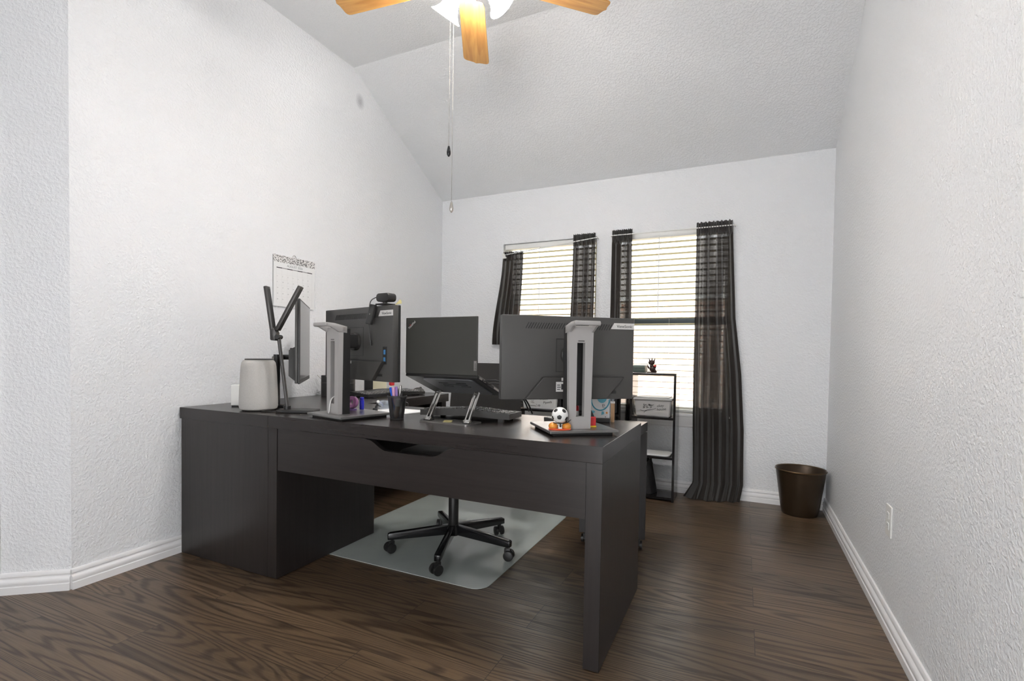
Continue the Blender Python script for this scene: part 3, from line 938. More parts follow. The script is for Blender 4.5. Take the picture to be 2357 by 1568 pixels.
# ------------------------------------------------------------------ office chair
ch = thing('office_chair', 'black swivel office chair on castors, pulled up to the desk from behind', 'office chair', (-1.346, 2.232, MT))
wheel_xy = [(-1.591, 2.051), (-1.243, 1.927), (-1.042, 2.227), (-1.218, 2.500), (-1.560, 2.450)]
B().cyl((0, 0, 0.085), (0, 0, 0.30), 0.026, bev=0.003).obj('gas_lift', BLACK, ch, smooth=True)
B().cyl((0, 0, 0.25), (0, 0, 0.44), 0.016).obj('lift_rod', BLACKG, ch, smooth=True)
B().lathe([(0, 0.075), (0.034, 0.075), (0.036, 0.09), (0.036, 0.115), (0.027, 0.13), (0, 0.13)]).obj('hub', BLACK, ch, smooth=True)
for i, (wx, wy) in enumerate(wheel_xy):
    a = math.atan2(wy - 2.232, wx + 1.346)
    mr = Matrix.Rotation(a, 4, 'Z')
    leg = B()
    leg.prism([(0.02, 0.078), (0.02, 0.128), (0.10, 0.122), (0.325, 0.099), (0.333, 0.094), (0.333, 0.066), (0.30, 0.066)], -0.0155, 0.0155, 'y', bev=0.004, m=mr)
    lg = leg.obj('base_leg', BLACKG, ch, smooth=True)
    cs = B()
    sw = [0.5, -0.7, 0.2, 1.3, -0.3][i]
    mc = mr @ Matrix.Translation((0.31, 0, 0)) @ Matrix.Rotation(sw, 4, 'Z')
    for dy in (-0.0165, 0.0165):
        cs.cyl((0.012, dy - 0.008, 0.0255), (0.012, dy + 0.008, 0.0255), 0.025, m=mc, seg=22, bev=0.003)
    cs.box(-0.012, 0.02, -0.007, 0.007, 0.022, 0.058, bev=0.003, m=mc)
    cs.cyl((0, 0, 0.05), (0, 0, 0.07), 0.007, m=mc, seg=10)
    cs.obj('castor', BLACK, lg, smooth=True)
B().box(-0.07, 0.07, -0.11, 0.13, 0.395, 0.44, bev=0.01).obj('tilt_mechanism', BLACK, ch, smooth=True)
B().cyl((-0.062, -0.05, 0.300), (-0.062, -0.05, 0.400), 0.022, bev=0.004).obj('tension_knob', BLACK, ch, smooth=True)
st = B().prism(rrect(-0.25, 0.25, -0.19, 0.28, 0.09), 0.44, 0.52, 'z', bev=0.02, seg=3).obj('seat', CLOTHG, ch, smooth=True)
def backf(u, v):
    a = 2 * u - 1
    wdt = 0.235 * (1 - 0.06 * v)
    zz = 0.55 + 0.41 * v
    top = 0.0
    e = abs(a) ** 6 * 0.055
    zz2 = zz - e * max(0, (v - 0.6) / 0.4) + 0.02 * (1 - v) * abs(a) ** 4
    return (a * wdt, 0.335 + 0.045 * (1 - a * a) + 0.05 * v - 0.03 * math.sin(PI * v), zz2)
B().grid(backf, 24, 18, thick=0.045).obj('backrest', CLOTHG, ch, smooth=True)
B().tube([(0, 0.12, 0.42), (0, 0.33, 0.44), (0, 0.43, 0.52), (0, 0.435, 0.70)], 0.018).obj('back_bar', BLACK, ch, smooth=True)
for s in (-1, 1):
    B().tube([(s * 0.20, 0.10, 0.43), (s * 0.285, 0.10, 0.45), (s * 0.295, 0.10, 0.56), (s * 0.295, -0.02, 0.64), (s * 0.295, 0.16, 0.645), (s * 0.285, 0.30, 0.63)], 0.014).obj('armrest', BLACK, ch, smooth=True)

# ------------------------------------------------------------------ monitors on stands
def stand_monitor(label, loc, rotz, pdx, pdy, z0, z1, slot_bottom_open=True, tilt=0.0, prot=0.0):
    """origin: foot of the column on the desk; +y towards the screen side, x to the right seen from behind"""
    t = thing('monitor', label, 'monitor', loc, rotz, 'grey monitors on silver stands')
    # base plate and its inset foot
    B().box(-0.112, 0.118, -0.038, 0.190, 0.0, 0.009, bev=0.001).obj('foot', BLACK, t)
    B().box(-0.128, 0.134, -0.054, 0.206, 0.009, 0.019, bev=0.002).obj('base_plate', SILVER2, t)
    # column with a through slot
    w0, w1, zt = 0.0415, 0.048, 0.392
    sl0, sl1, sw = 0.064, 0.335, 0.0155
    yA, yB = -0.010, 0.012
    b = B()
    def xw(z): return w0 + (w1 - w0) * (z / zt)
    for s in (-1, 1):
        pl = [(s * xw(0.019), 0.019), (s * xw(zt), zt), (s * sw, zt), (s * sw, 0.019)]
        b.prism(pl if s > 0 else list(reversed(pl)), yA, yB, 'y')
    b.box(-sw, sw, yA, yB, 0.019, sl0)
    b.box(-sw, sw, yA, yB, sl1, zt)
    col = b.obj('column', SILVER, t)
    # dark rail body behind the column, its sides show
    b = B()
    for s in (-1, 1):
        b.box(s * 0.044 - 0.0035, s * 0.044 + 0.0035, yB, 0.046, 0.019, zt - 0.004)
    b.box(-0.045, 0.045, 0.030, 0.046, 0.10, zt - 0.004)
    b.obj('rail_housing', BLACK, t)
    B().box(-0.012, 0.012, -0.0115, -0.0095, 0.340, 0.343).obj('height_mark', BLACK, t)
    # handle at the top: a forward hooped grip
    b = B()
    for sg in (-1, 1):
        b.prism([(0.030, zt - 0.022), (-0.012, zt - 0.018), (-0.050, zt + 0.002), (-0.070, zt + 0.004), (-0.074, zt + 0.012), (-0.068, zt + 0.020), (-0.030, zt + 0.018), (0.030, zt + 0.006)], sg * 0.044 - 0.0045, sg * 0.044 + 0.0045, 'x', bev=0.0015)
    b.box(-0.0485, 0.0485, -0.074, -0.058, zt + 0.004, zt + 0.020, bev=0.004)
    b.box(-0.0485, 0.0485, 0.004, 0.030, zt - 0.016, zt + 0.006, bev=0.003)
    b.obj('carry_handle', SILVER, t, smooth=True)
    # panel
    pm = Matrix.Translation((pdx, pdy, 0)) @ Matrix.Rotation(prot, 4, 'Z')
    hw = 0.2745
    zc = (z0 + z1) / 2
    B().box(-hw, hw, 0.0, 0.030, z0, z1, bev=0.004, m=pm).obj('back_shell', DGREY2, t, smooth=True)
    B().box(-hw, hw, 0.030, 0.040, z0, z1, bev=0.002, m=pm).obj('bezel', BLACK, t)
    B().box(-hw + 0.006, hw - 0.006, 0.0395, 0.0405, z0 + 0.016, z1 - 0.006, m=pm).obj('screen', BLACKG, t)
    hgt = z1 - z0
    # lower electronics bulge
    b = B()
    tz = z0 + 0.27 * hgt
    b.prism([(-0.184, z0 + 0.003), (0.150, z0 + 0.003), (0.225, tz), (-0.112, tz)], -0.022, 0.001, 'y', bev=0.003, m=pm)
    b.obj('port_bulge', DGREY, t)
    # vent slots along the top
    b = B()
    nv_ = 34
    for i in range(nv_):
        x = -0.175 + 0.345 * i / (nv_ - 1)
        b.box(x - 0.0016, x + 0.0016, -0.0012, 0.001, z1 - 0.052, z1 - 0.026, m=pm @ Matrix.Translation((x, 0, z1 - 0.039)) @ Matrix.Rotation(R(28), 4, 'Y') @ Matrix.Translation((-x, 0, -(z1 - 0.039))))
    b.obj('vent_slots', BLACK, t)
    # mount recess outline and pivot
    b = B()
    x0_, x1_, za, zb_ = -0.056, 0.056, z1 - 0.218, z1 - 0.088
    for q in ((x0_, x1_, za, za + 0.0015), (x0_, x1_, zb_ - 0.0015, zb_), (x0_, x0_ + 0.0015, za, zb_), (x1_ - 0.0015, x1_, za, zb_)):
        b.box(q[0], q[1], -0.0008, 0.001, q[2], q[3], m=pm)
    b.obj('mount_recess', BLACK, t)
    B().cyl((0, -0.022, z1 - 0.153), (0, 0.002, z1 - 0.153), 0.040, m=pm, bev=0.003).obj('pivot_disc', DGREY, t, smooth=True)
    B().box(-0.030, 0.030, 0.040, pdy - 0.018, z1 - 0.183, z1 - 0.123, bev=0.006).obj('mount_arm', BLACK, t, smooth=True)
    # maker's plate and stickers
    pl = B().prism([(0.172, z1 - 0.045), (0.2735, z1 - 0.045), (0.2735, z1 - 0.021), (0.186, z1 - 0.021)], -0.0016, 0.001, 'y', m=pm).obj('name_plate', LABEL, t)
    lt = text('lettering', 'ViewSonic', 0.0165, INK, pl, pm @ Vector((0.197, -0.0017, z1 - 0.039)), (R(90), 0, prot))
    B().box(-0.062, -0.030, -0.0235, -0.0215, z0 + 0.032, z0 + 0.070, m=pm).obj('sticker', LABEL, t)
    B().box(-0.040, -0.004, -0.0235, -0.0215, z0 + 0.074, z0 + 0.086, m=pm).obj('sticker', LABEL, t)
    b = B()
    for k in range(3): b.box(-0.058, -0.046 + 0.003 * (k % 2), -0.0238, -0.0234, z0 + 0.040 + 0.008 * k, z0 + 0.043 + 0.008 * k, m=pm)
    b.box(-0.041, -0.033, -0.0238, -0.0234, z0 + 0.040, z0 + 0.062, m=pm)
    b.obj('sticker_print', INK, t)
    # side port pocket
    B().box(0.13, 0.20, -0.0012, 0.001, z0 + 0.022, z0 + 0.032, m=pm).obj('grip_slot', BLACK, t)
    if z0 < 0.14: return t
    pp = B().box(0.205, 0.232, -0.0012, 0.001, z0 + 0.075, z0 + 0.150, m=pm).obj('port_pocket', BLACK, t)
    for k in range(2):
        B().box(0.212, 0.225, -0.0022, 0.0, z0 + 0.085 + 0.032 * k, z0 + 0.105 + 0.032 * k, m=pm).obj('usb_port', USB, pp)
    return t
m2 = stand_monitor('right grey monitor seen from behind, its silver column in front of the windows', (-0.545, 1.787, H), R(38.5), 0.007, 0.128, 0.115, 0.441)
m1 = stand_monitor('middle grey monitor seen from behind, the one carrying the webcam', (-1.606, 1.652, H), R(-13.5), -0.012, 0.118, 0.163, 0.489, prot=R(-2.5))
B().tube([(-0.02, 0.030, 0.10), (-0.012, -0.004, 0.085), (-0.006, -0.017, 0.06), (-0.010, -0.018, 0.03), (-0.018, -0.016, 0.021)], 0.0028).obj('cable', CORD, m1, smooth=True)

# ------------------------------------------------------------------ webcam on the middle monitor
wm = Matrix.Translation((0, 0, 0))
wc = thing('webcam', 'black webcam clipped on top of the middle monitor', 'webcam', (-1.395, 1.742, H + 0.489 + 0.003), R(-16))
B().box(-0.032, 0.030, -0.040, 0.020, 0.0, 0.006, bev=0.002).obj('clip_top', BLACK, wc)
B().cyl((0.0, -0.012, 0.005), (0.0, -0.012, 0.018), 0.010).obj('swivel', BLACK, wc, smooth=True)
B().prism(rrect(-0.040, 0.040, 0.014, 0.050, 0.015), -0.030, 0.016, 'y', bev=0.004, m=Matrix.Rotation(R(6), 4, 'Z')).obj('body', BLACK, wc, smooth=True)
fl = Matrix.Translation((-0.046, -0.036, 0.0)) @ Matrix.Rotation(R(8), 4, 'Y') @ Matrix.Rotation(R(-10), 4, 'X')
cf = B().box(-0.020, 0.020, -0.010, 0.003, -0.086, 0.002, bev=0.003, m=fl).obj('clip_foot', BLACK, wc)
B().cyl((0, -0.0115, -0.042), (0, -0.0095, -0.042), 0.0025, m=fl, seg=10).obj('screw', NICKEL, cf)
B().tube([(-0.034, -0.032, 0.034), (-0.052, -0.046, 0.020), (-0.060, -0.050, -0.01), (-0.068, -0.048, -0.06), (-0.072, -0.040, -0.12), (-0.066, -0.036, -0.175)], 0.0022).obj('cable', BLACK, wc, smooth=True)
o = B().prism([(-0.02, 0), (0.028, 0.004), (0.022, 0.018), (0.012, 0.022)], 0.0, 0.0006, 'y').obj('sticky_note', NOTE, loc=(-1.345, 1.748, H + 0.494), rot=(R(-6), 0, R(-16)))
tag(o, 'small yellow sticky note standing behind the webcam', 'sticky note')

# ------------------------------------------------------------------ edge-on monitor on an arm
am = thing('monitor', 'monitor turned edge-on, held on a clamp arm by the left wall', 'monitor', (-2.175, 2.005, H), R(-47.9))
z0, z1 = 0.128, 0.545
B().box(-0.275, 0.275, -0.014, 0.0, z0, z1, bev=0.003).obj('back_shell', DGREY2, am)
B().box(-0.278, 0.278, 0.0, 0.010, z0 - 0.003, z1 + 0.003, bev=0.002).obj('bezel', BLACK, am)
B().box(-0.271, 0.271, 0.0095, 0.0105, z0 + 0.018, z1 - 0.005).obj('screen', BLACKG, am)
B().prism([(-0.014, z0 + 0.005), (-0.048, z0 + 0.035), (-0.048, z0 + 0.165), (-0.014, z0 + 0.185)], -0.23, 0.225, 'x', bev=0.003).obj('back_bulge', DGREY, am)
B().box(-0.05, 0.05, -0.062, -0.048, 0.205, 0.305, bev=0.003).obj('mount_plate', BLACK, am)
b = B()
b.tube([(0, -0.06, 0.255), (0.0, -0.10, 0.255), (0.06, -0.135, 0.25), (0.13, -0.115, 0.245)], 0.014)
b.cyl((0.13, -0.115, -0.0), (0.13, -0.115, 0.27), 0.016)
b.obj('arm', BLACK, am, smooth=True)
b = B()
b.box(0.095, 0.165, -0.15, -0.08, 0.0, 0.012, bev=0.003)
b.box(0.115, 0.145, -0.13, -0.10, 0.012, 0.055, bev=0.004)
b.cyl((0.16, -0.115, 0.03), (0.185, -0.115, 0.03), 0.012)
b.obj('clamp', BLACK, am, smooth=True)
o = B().tube([(-2.52, 2.44, 0.865), (-2.50, 2.47, 0.83), (-2.47, 2.53, 0.775), (-2.44, 2.56, 0.742), (-2.42, 2.58, 0.736)], 0.004).obj('cable', CORD, smooth=True)
tag(o, 'pale cable running down the left wall to the desk behind the monitors', 'cable')

# ------------------------------------------------------------------ laptop on a riser
lp = thing('laptop', 'open dark grey laptop seen from behind, raised on a chrome-legged stand', 'laptop', (-1.148, 1.783, 0.938), R(-2.6))
hw = 0.1815
B().box(-hw, hw, -0.004, 0.004, -0.008, 0.232, bev=0.0025).obj('lid', LIDGREY, lp)
B().box(-hw + 0.006, hw - 0.006, 0.0037, 0.0045, 0.016, 0.226).obj('screen', BLACKG, lp)
bt = Matrix.Rotation(R(-21), 4, 'X')
ds = B().box(-hw, hw, 0.002, 0.236, -0.019, -0.001, bev=0.003, m=bt).obj('base', BLACK, lp)
b = B()
for i in range(5):
    for k in range(13): b.box(-0.150 + k * 0.0232, -0.132 + k * 0.0232, 0.04 + i * 0.019, 0.056 + i * 0.019, -0.001, 0.0005, m=bt)
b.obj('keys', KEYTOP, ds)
for y0_, y1_ in ((0.02, 0.045), (0.055, 0.075), (0.15, 0.205)):
    B().box(hw - 0.0002, hw + 0.0006, y0_, y1_, -0.014, -0.006, m=bt).obj('side_port', ALU, ds)
# printed word at the corner with its red dot, and the small tag low on the right
rt = Matrix.Rotation(R(-2), 4, 'X')
lt = text('lettering', 'ThinkPad', 0.0125, LABEL, lp, (-hw + 0.018, -0.0043, 0.182), (0, 0, 0))
lt.rotation_euler = (Matrix.Rotation(R(90), 3, 'X') @ Matrix.Rotation(R(42), 3, 'Z')).to_euler()
B().cyl((0, 0, 0), (0, 0.0008, 0), 0.0018, seg=12).obj('red_dot', REDLOGO, lp, loc=(-hw + 0.0235, -0.0048, 0.2005))
tg = B().box(hw - 0.014, hw - 0.002, -0.0062, -0.004, 0.012, 0.052).obj('brand_tag', ALU, lp)
l2 = text('tag_lettering', 'Lenovo', 0.0095, INK, tg, (hw - 0.0045, -0.0064, 0.014), (0, 0, 0))
l2.rotation_euler = (Matrix.Rotation(R(90), 3, 'X') @ Matrix.Rotation(R(90), 3, 'Z')).to_euler()
for k, (yy, dx) in enumerate(((0.062, 0.0), (0.10, 0.004))):
    pz = bt @ Vector((hw, yy, -0.010))
    tag(B().tube([pz + Vector((0.001, 0, 0)), pz + Vector((0.03, 0.004, 0.004)), pz + Vector((0.07, 0.02, -0.003)), pz + Vector((0.12, 0.10, -0.06)), pz + Vector((0.13, 0.16, -0.13))], 0.0035).obj('cable', BLACK, smooth=True, loc=lp.location, rot=lp.rotation_euler),
        ['upper black cable plugged into the right side of the laptop', 'lower black cable plugged into the right side of the laptop'][k], 'cable', 'laptop cables')
sd = thing('laptop_stand', 'laptop riser with two slotted chrome arms and a flat metal foot', 'laptop stand', (-1.106, 1.783, H), R(-2.6))
B().prism(rrect(-0.120, 0.120, -0.045, 0.075, 0.012), 0.0, 0.005, 'z').obj('foot_plate', ALU, sd)
off = Vector((lp.location.x - sd.location.x, 0, lp.location.z - H))
pm = Matrix.Translation(off) @ bt
pl = B()
pl.prism(rrect(-0.105, 0.150, 0.018, 0.215, 0.02), -0.0245, -0.0205, 'z', m=pm)
tp = pl.obj('tray', TRAY, sd)
b = B()
for i, (ya, xa, xb) in enumerate(((0.060, -0.045, 0.005), (0.060, 0.045, 0.095), (0.082, -0.035, 0.090), (0.104, -0.045, 0.005), (0.104, 0.045, 0.095))):
    b.box(xa, xb, ya, ya + 0.007, -0.0250, -0.0244, m=pm)
b.obj('tray_slots', BLACKG, tp)
for sx in (-0.096, 0.098):
    b = B()
    p0 = Vector((sx, -0.008, 0.014)); p1 = Vector((sx, 0.062, 0.122))
    d = (p1 - p0); ln = d.length
    q = Vector((0, 0, 1)).rotation_difference(d.normalized()).to_matrix().to_4x4()
    mm = Matrix.Translation(p0) @ q
    # slotted flat bar: two cheeks with a gap
    for dx in (-0.0085, 0.0085):
        b.box(dx - 0.0035, dx + 0.0035, -0.006, 0.006, -0.008, ln + 0.006, bev=0.0015, m=mm)
    b.box(-0.012, 0.012, -0.006, 0.006, -0.010, 0.006, bev=0.002, m=mm)
    b.box(-0.012, 0.012, -0.006, 0.006, ln - 0.006, ln + 0.008, bev=0.002, m=mm)
    a = b.obj('arm', CHROME, sd)
    B().cyl((sx - 0.016, p0.y, 0.014), (sx + 0.016, p0.y, 0.014), 0.006, seg=14).obj('hinge_pin', NICKEL, a, smooth=True)
    B().box(sx - 0.018, sx + 0.018, -0.020, 0.010, 0.005, 0.009, bev=0.001).obj('hinge_foot', BLACK, a)
o = B().grid(lambda u, v: (-0.018 + 0.036 * u, -0.015 + 0.03 * v, 0.0004 + 0.005 * v * v), 6, 6, thick=0.0003).obj('sticky_note', NOTE, loc=(-1.102, 1.772, H + 0.0054), rot=(0, 0, R(18)))
tag(o, 'pale yellow sticky note lying on the foot of the laptop stand', 'sticky note')

# ------------------------------------------------------------------ keyboards and mouse
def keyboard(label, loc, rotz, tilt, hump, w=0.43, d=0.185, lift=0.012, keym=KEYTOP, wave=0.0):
    t = thing('keyboard', label, 'keyboard', loc, rotz, 'black ergonomic keyboards')
    def top(x, y):
        a = x / (w / 2)
        return lift + 0.022 + hump * math.exp(-(a / 0.55) ** 2) + tilt * (0.5 - y / d)
    n = 28
    t_ = bmesh.new()
    rows = []
    for i in range(n + 1):
        x = -w / 2 + w * i / n
        a = x / (w / 2)
        yo = wave * (a * a)
        y0_, y1_ = -d / 2 + yo, d / 2 + yo - wave * 0.6
        rows.append([t_.verts.new((x, y0_, top(x, -d / 2))), t_.verts.new((x, y1_, top(x, d / 2))),
                     t_.verts.new((x, y1_, lift + hump * 0.3 * math.exp(-(a / 0.55) ** 2))), t_.verts.new((x, y0_, lift + tilt * 0.6 + hump * 0.6 * math.exp(-(a / 0.55) ** 2)))])
    for r0, r1 in zip(rows, rows[1:]):
        for k in range(4):
            t_.faces.new((r0[k], r1[k], r1[(k + 1) % 4], r0[(k + 1) % 4]))
    t_.faces.new(rows[0]); t_.faces.new(list(reversed(rows[-1])))
    bmesh.ops.recalc_face_normals(t_, faces=t_.faces)
    bb = B(); bb._add(t_)
    case = bb.obj('case', BLACK if wave else DGREY, t, smooth=True)
    b = B()
    for i in range(5):
        for k in range(20):
            x = -w / 2 + 0.018 + (w - 0.036) * k / 19.0
            a = x / (w / 2)
            if 0.03 < abs(a) or i < 3:
                y = -d / 2 + 0.022 + i * 0.0215 + wave * a * a
                zt = top(x, y - wave * a * a)
                b.box(x - 0.0078, x + 0.0078, y - 0.0078, y + 0.0078, zt - 0.002, zt + 0.0055, bev=0.002, seg=1)
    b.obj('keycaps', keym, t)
    for sx in (-0.40, 0.40):
        B().box(sx * w - 0.012, sx * w + 0.012, -d / 2 + 0.008, -d / 2 + 0.022, 0.0, lift + tilt * 0.6 + 0.002).obj('foot', BLACK, t)
        B().box(sx * w - 0.012, sx * w + 0.012, d / 2 - 0.03, d / 2 - 0.018, 0.0, lift + 0.002).obj('foot', BLACK, t)
    return t
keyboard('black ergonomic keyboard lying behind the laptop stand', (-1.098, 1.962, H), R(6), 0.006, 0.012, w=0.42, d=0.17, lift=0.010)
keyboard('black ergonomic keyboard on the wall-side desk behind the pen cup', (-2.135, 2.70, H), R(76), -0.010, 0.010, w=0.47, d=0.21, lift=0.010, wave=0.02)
ms = thing('computer_mouse', 'black mouse beyond the keyboard on the wall-side desk', 'mouse', (-2.115, 2.995, H), R(70))
shl = B().sphere((0, 0, 0.004), 0.05, s=(1.05, 0.66, 0.72), seg=24).obj('shell', DGREY, ms, smooth=True)
B().cyl((0.02, -0.004, 0.034), (0.02, 0.004, 0.034), 0.009, seg=14).obj('scroll_wheel', BLACK, ms, smooth=True)
for v in shl.data.vertices:
    if v.co.z < 0.0008: v.co.z = 0.0008

# ------------------------------------------------------------------ lamp, speakers, box on the left desk
dl = thing('desk_lamp', 'dark desk lamp with two light bars spread in a V', 'desk lamp', (-1.905, 1.728, H), R(25.5))
B().prism(rrect(-0.088, 0.088, -0.058, 0.058, 0.018), 0.0, 0.012, 'z', bev=0.003).obj('base', BLACK, dl, smooth=True)
B().cyl((-0.052, 0.0, 0.012), (-0.052, 0.0, 0.028), 0.016).obj('stem_socket', BLACK, dl, smooth=True)
B().cyl((-0.052, 0.0, 0.02), (-0.094, 0.0, 0.352), 0.0085, 0.0085, seg=14).obj('stem', LAMPG, dl, smooth=True)
kn = B().cyl((-0.094, -0.022, 0.354), (-0.094, 0.022, 0.354), 0.0105, seg=16).obj('hinge', BLACK, dl, smooth=True)
hb = B().prism([(-0.128, 0.338), (-0.102, 0.336), (-0.096, 0.372), (-0.108, 0.398), (-0.130, 0.392)], -0.020, 0.020, 'y', bev=0.006).obj('head_block', LAMPG, dl, smooth=True)
for a, b2 in (((-0.121, 0.385), (-0.152, 0.592)), ((-0.100, 0.386), (0.010, 0.594))):
    d = Vector((b2[0] - a[0], 0, b2[1] - a[1])); ln = d.length
    mm = Matrix.Translation((a[0], 0, a[1])) @ Vector((0, 0, 1)).rotation_difference(d.normalized()).to_matrix().to_4x4()
    br_ = B().box(-0.0085, 0.0085, -0.019, 0.019, 0, ln, bev=0.004, m=mm).obj('light_bar', LAMPG, dl, smooth=True)
    B().box(0.0075, 0.0092, -0.013, 0.013, 0.02, ln - 0.012, m=mm).obj('diffuser', BLACK, br_)
tag(B().tube([(-2.055, 1.645, H + 0.004), (-2.02, 1.64, H + 0.004), (-1.985, 1.665, H + 0.004)], 0.003).obj('lamp_cord', BLACK, smooth=True), 'thin black cord lying on the desk top by the lamp base', 'cord')

sp = thing('smart_speaker', 'pale grey fabric smart speaker with rounded tapering body', 'speaker', (-2.125, 1.687, H))
B().lathe([(0, 0.004), (0.075, 0.004), (0.083, 0.010), (0.0862, 0.022), (0.086, 0.05), (0.0845, 0.10), (0.0815, 0.16), (0.078, 0.212), (0.075, 0.230), (0.068, 0.240), (0.060, 0.244)], seg=48).obj('fabric_body', FABRICW, sp, smooth=True)
B().lathe([(0, 0), (0.070, 0), (0.074, 0.006), (0, 0.006)], seg=40).obj('base_ring', BLACK, sp, smooth=True)
B().lathe([(0.060, 0.2435), (0.063, 0.247), (0.058, 0.2495), (0.0, 0.2480)], seg=40).obj('top_dial', DGREY, sp, smooth=True)
wb = thing('router_box', 'small white box standing behind the smart speaker', 'router', (-2.318, 1.742, H), R(22))
B().box(-0.05, 0.05, -0.016, 0.016, 0.006, 0.112, bev=0.004).obj('case', WHITE, wb)
B().box(-0.046, 0.046, -0.014, 0.014, 0.0, 0.0065).obj('base', BLACK, wb)

# dark cylinders and pieces far back on the wall-side desk
def can(label, loc, r, h):
    t = thing('desktop_speaker', label, 'speaker', loc, group='black cylinder speakers on the wall-side desk')
    B().lathe([(0, 0), (r * 0.96, 0), (r, 0.006), (r, h - 0.006), (r * 0.95, h), (0, h)], seg=28).obj('body', BLACK, t, smooth=True)
    B().lathe([(r * 1.005, h * 0.62), (r * 1.02, h * 0.63), (r * 1.02, h * 0.66), (r * 1.005, h * 0.67)], seg=28).obj('seam_ring', DGREY, t, smooth=True)
    return t
can('slim black cylinder speaker by the wall, left of the middle monitor column', (-2.44, 2.43, H), 0.026, 0.135)
can('wide black cylinder speaker right of the middle monitor column', (-2.345, 2.535, H), 0.044, 0.13)
ps = thing('tablet_stand', 'black upright tablet stand under the middle monitor', 'tablet stand', (-2.385, 2.78, H), R(60))
B().box(-0.03, 0.03, -0.008, 0.008, 0.006, 0.145, bev=0.003).obj('upright', BLACK, ps)
B().box(-0.035, 0.035, -0.03, 0.04, 0.0, 0.006, bev=0.002).obj('foot', BLACK, ps)
o = B().box(-0.055, 0.055, -0.002, 0.002, 0.0, 0.10).obj('note_card', CREAMN, loc=(-2.485, 3.02, H), rot=(R(-4), 0, R(60)))
tag(o, 'cream note card standing against the wall behind the keyboard', 'note card')
bo = thing('marker_bottle', 'small red and white bottle beyond the pen cup', 'bottle', (-2.30, 2.93, H), 0)
B().lathe([(0, 0), (0.017, 0), (0.018, 0.004), (0.018, 0.044), (0.011, 0.052), (0, 0.052)], seg=20).obj('body', WHITE, bo, smooth=True)
B().lathe([(0.0125, 0.048), (0.0195, 0.052), (0.0195, 0.108), (0.016, 0.112), (0, 0.112)], seg=20).obj('cap', RED, bo, smooth=True)

# ------------------------------------------------------------------ things behind and beside the middle stand
pu = thing('tape_roll', 'mauve roll of tape stacked by the middle monitor column', 'tape', (-1.640, 1.800, H + 0.055), R(10))
B().lathe([(0.012, -0.012), (0.026, -0.012), (0.028, -0.009), (0.028, 0.009), (0.026, 0.012), (0.012, 0.012), (0.012, -0.012)], seg=28, m=Matrix.Rotation(R(78), 4, 'X')).obj('roll', MAGENTA, pu, smooth=True)
dp = thing('pot', 'small dark purple pot beneath the mauve tape roll', 'pot', (-1.640, 1.800, H))
B().lathe([(0, 0), (0.020, 0), (0.022, 0.004), (0.021, 0.026), (0, 0.027)], seg=24).obj('body', PURPLE, dp, smooth=True)
bm_ = thing('marker_pen', 'deep blue marker standing beside the mauve tape roll', 'marker', (-1.622, 1.845, H))
B().cyl((0, 0, 0), (0, 0, 0.062), 0.0105, bev=0.001).obj('barrel', BLUED, bm_, smooth=True)
B().cyl((0, 0, 0.062), (0, 0, 0.076), 0.009, bev=0.001).obj('cap', BLUED, bm_, smooth=True)
fg = thing('figurine', 'tiny black figure with a white head by the middle monitor base', 'figurine', (-1.585, 1.905, H), R(15))
B().prism(rrect(-0.026, 0.026, -0.014, 0.014, 0.006), 0.0, 0.004, 'z').obj('base', BLACK, fg)
b = B()
b.box(-0.016, 0.004, -0.009, 0.009, 0.004, 0.022, bev=0.003)
b.cyl((-0.004, 0, 0.015), (0.006, 0, 0.046), 0.007, 0.005, seg=12)
b.cyl((0.002, 0, 0.036), (0.022, 0, 0.030), 0.003, 0.002, seg=8)
b.obj('body', BLACK, fg, smooth=True)
B().sphere((0.008, 0, 0.052), 0.0075, seg=14).obj('head', WHITE, fg, smooth=True)
o = B().prism([(-1.655, 1.888), (-1.43, 1.880), (-1.385, 2.070), (-1.610, 2.080)], 0.0006, 0.0045, 'z').obj('paper_stack', PAPER, loc=(0, 0, H))
tag(o, 'white stack of paper on the desk behind the pen cup', 'paper')
gs = thing('glasses', 'clear bluish glasses resting on the white paper', 'glasses', (-1.575, 2.005, H + 0.0048), R(28))
for s in (-1, 1):
    P = []
    for i in range(20):
        a = 2 * PI * i / 20
        P.append((s * 0.034 + 0.031 * math.copysign(abs(math.cos(a)) ** 0.75, math.cos(a)), 0.024 + 0.022 * math.copysign(abs(math.sin(a)) ** 0.75, math.sin(a))))
    B().prism(P, -0.001, 0.001, 'y').obj('lens', CLEAR, gs)
    B().tube([(s * 0.066, 0, 0.036), (s * 0.070, 0.03, 0.034), (s * 0.068, 0.09, 0.024), (s * 0.064, 0.125, 0.004)], 0.0018).obj('temple', BLUED if s < 0 else CLEAR, gs, smooth=True)
B().tube([(-0.067, 0, 0.036), (-0.035, 0.001, 0.046), (0, 0, 0.036), (0.035, 0.001, 0.046), (0.067, 0, 0.036)], 0.0016).obj('brow_bar', CLEAR, gs, smooth=True)

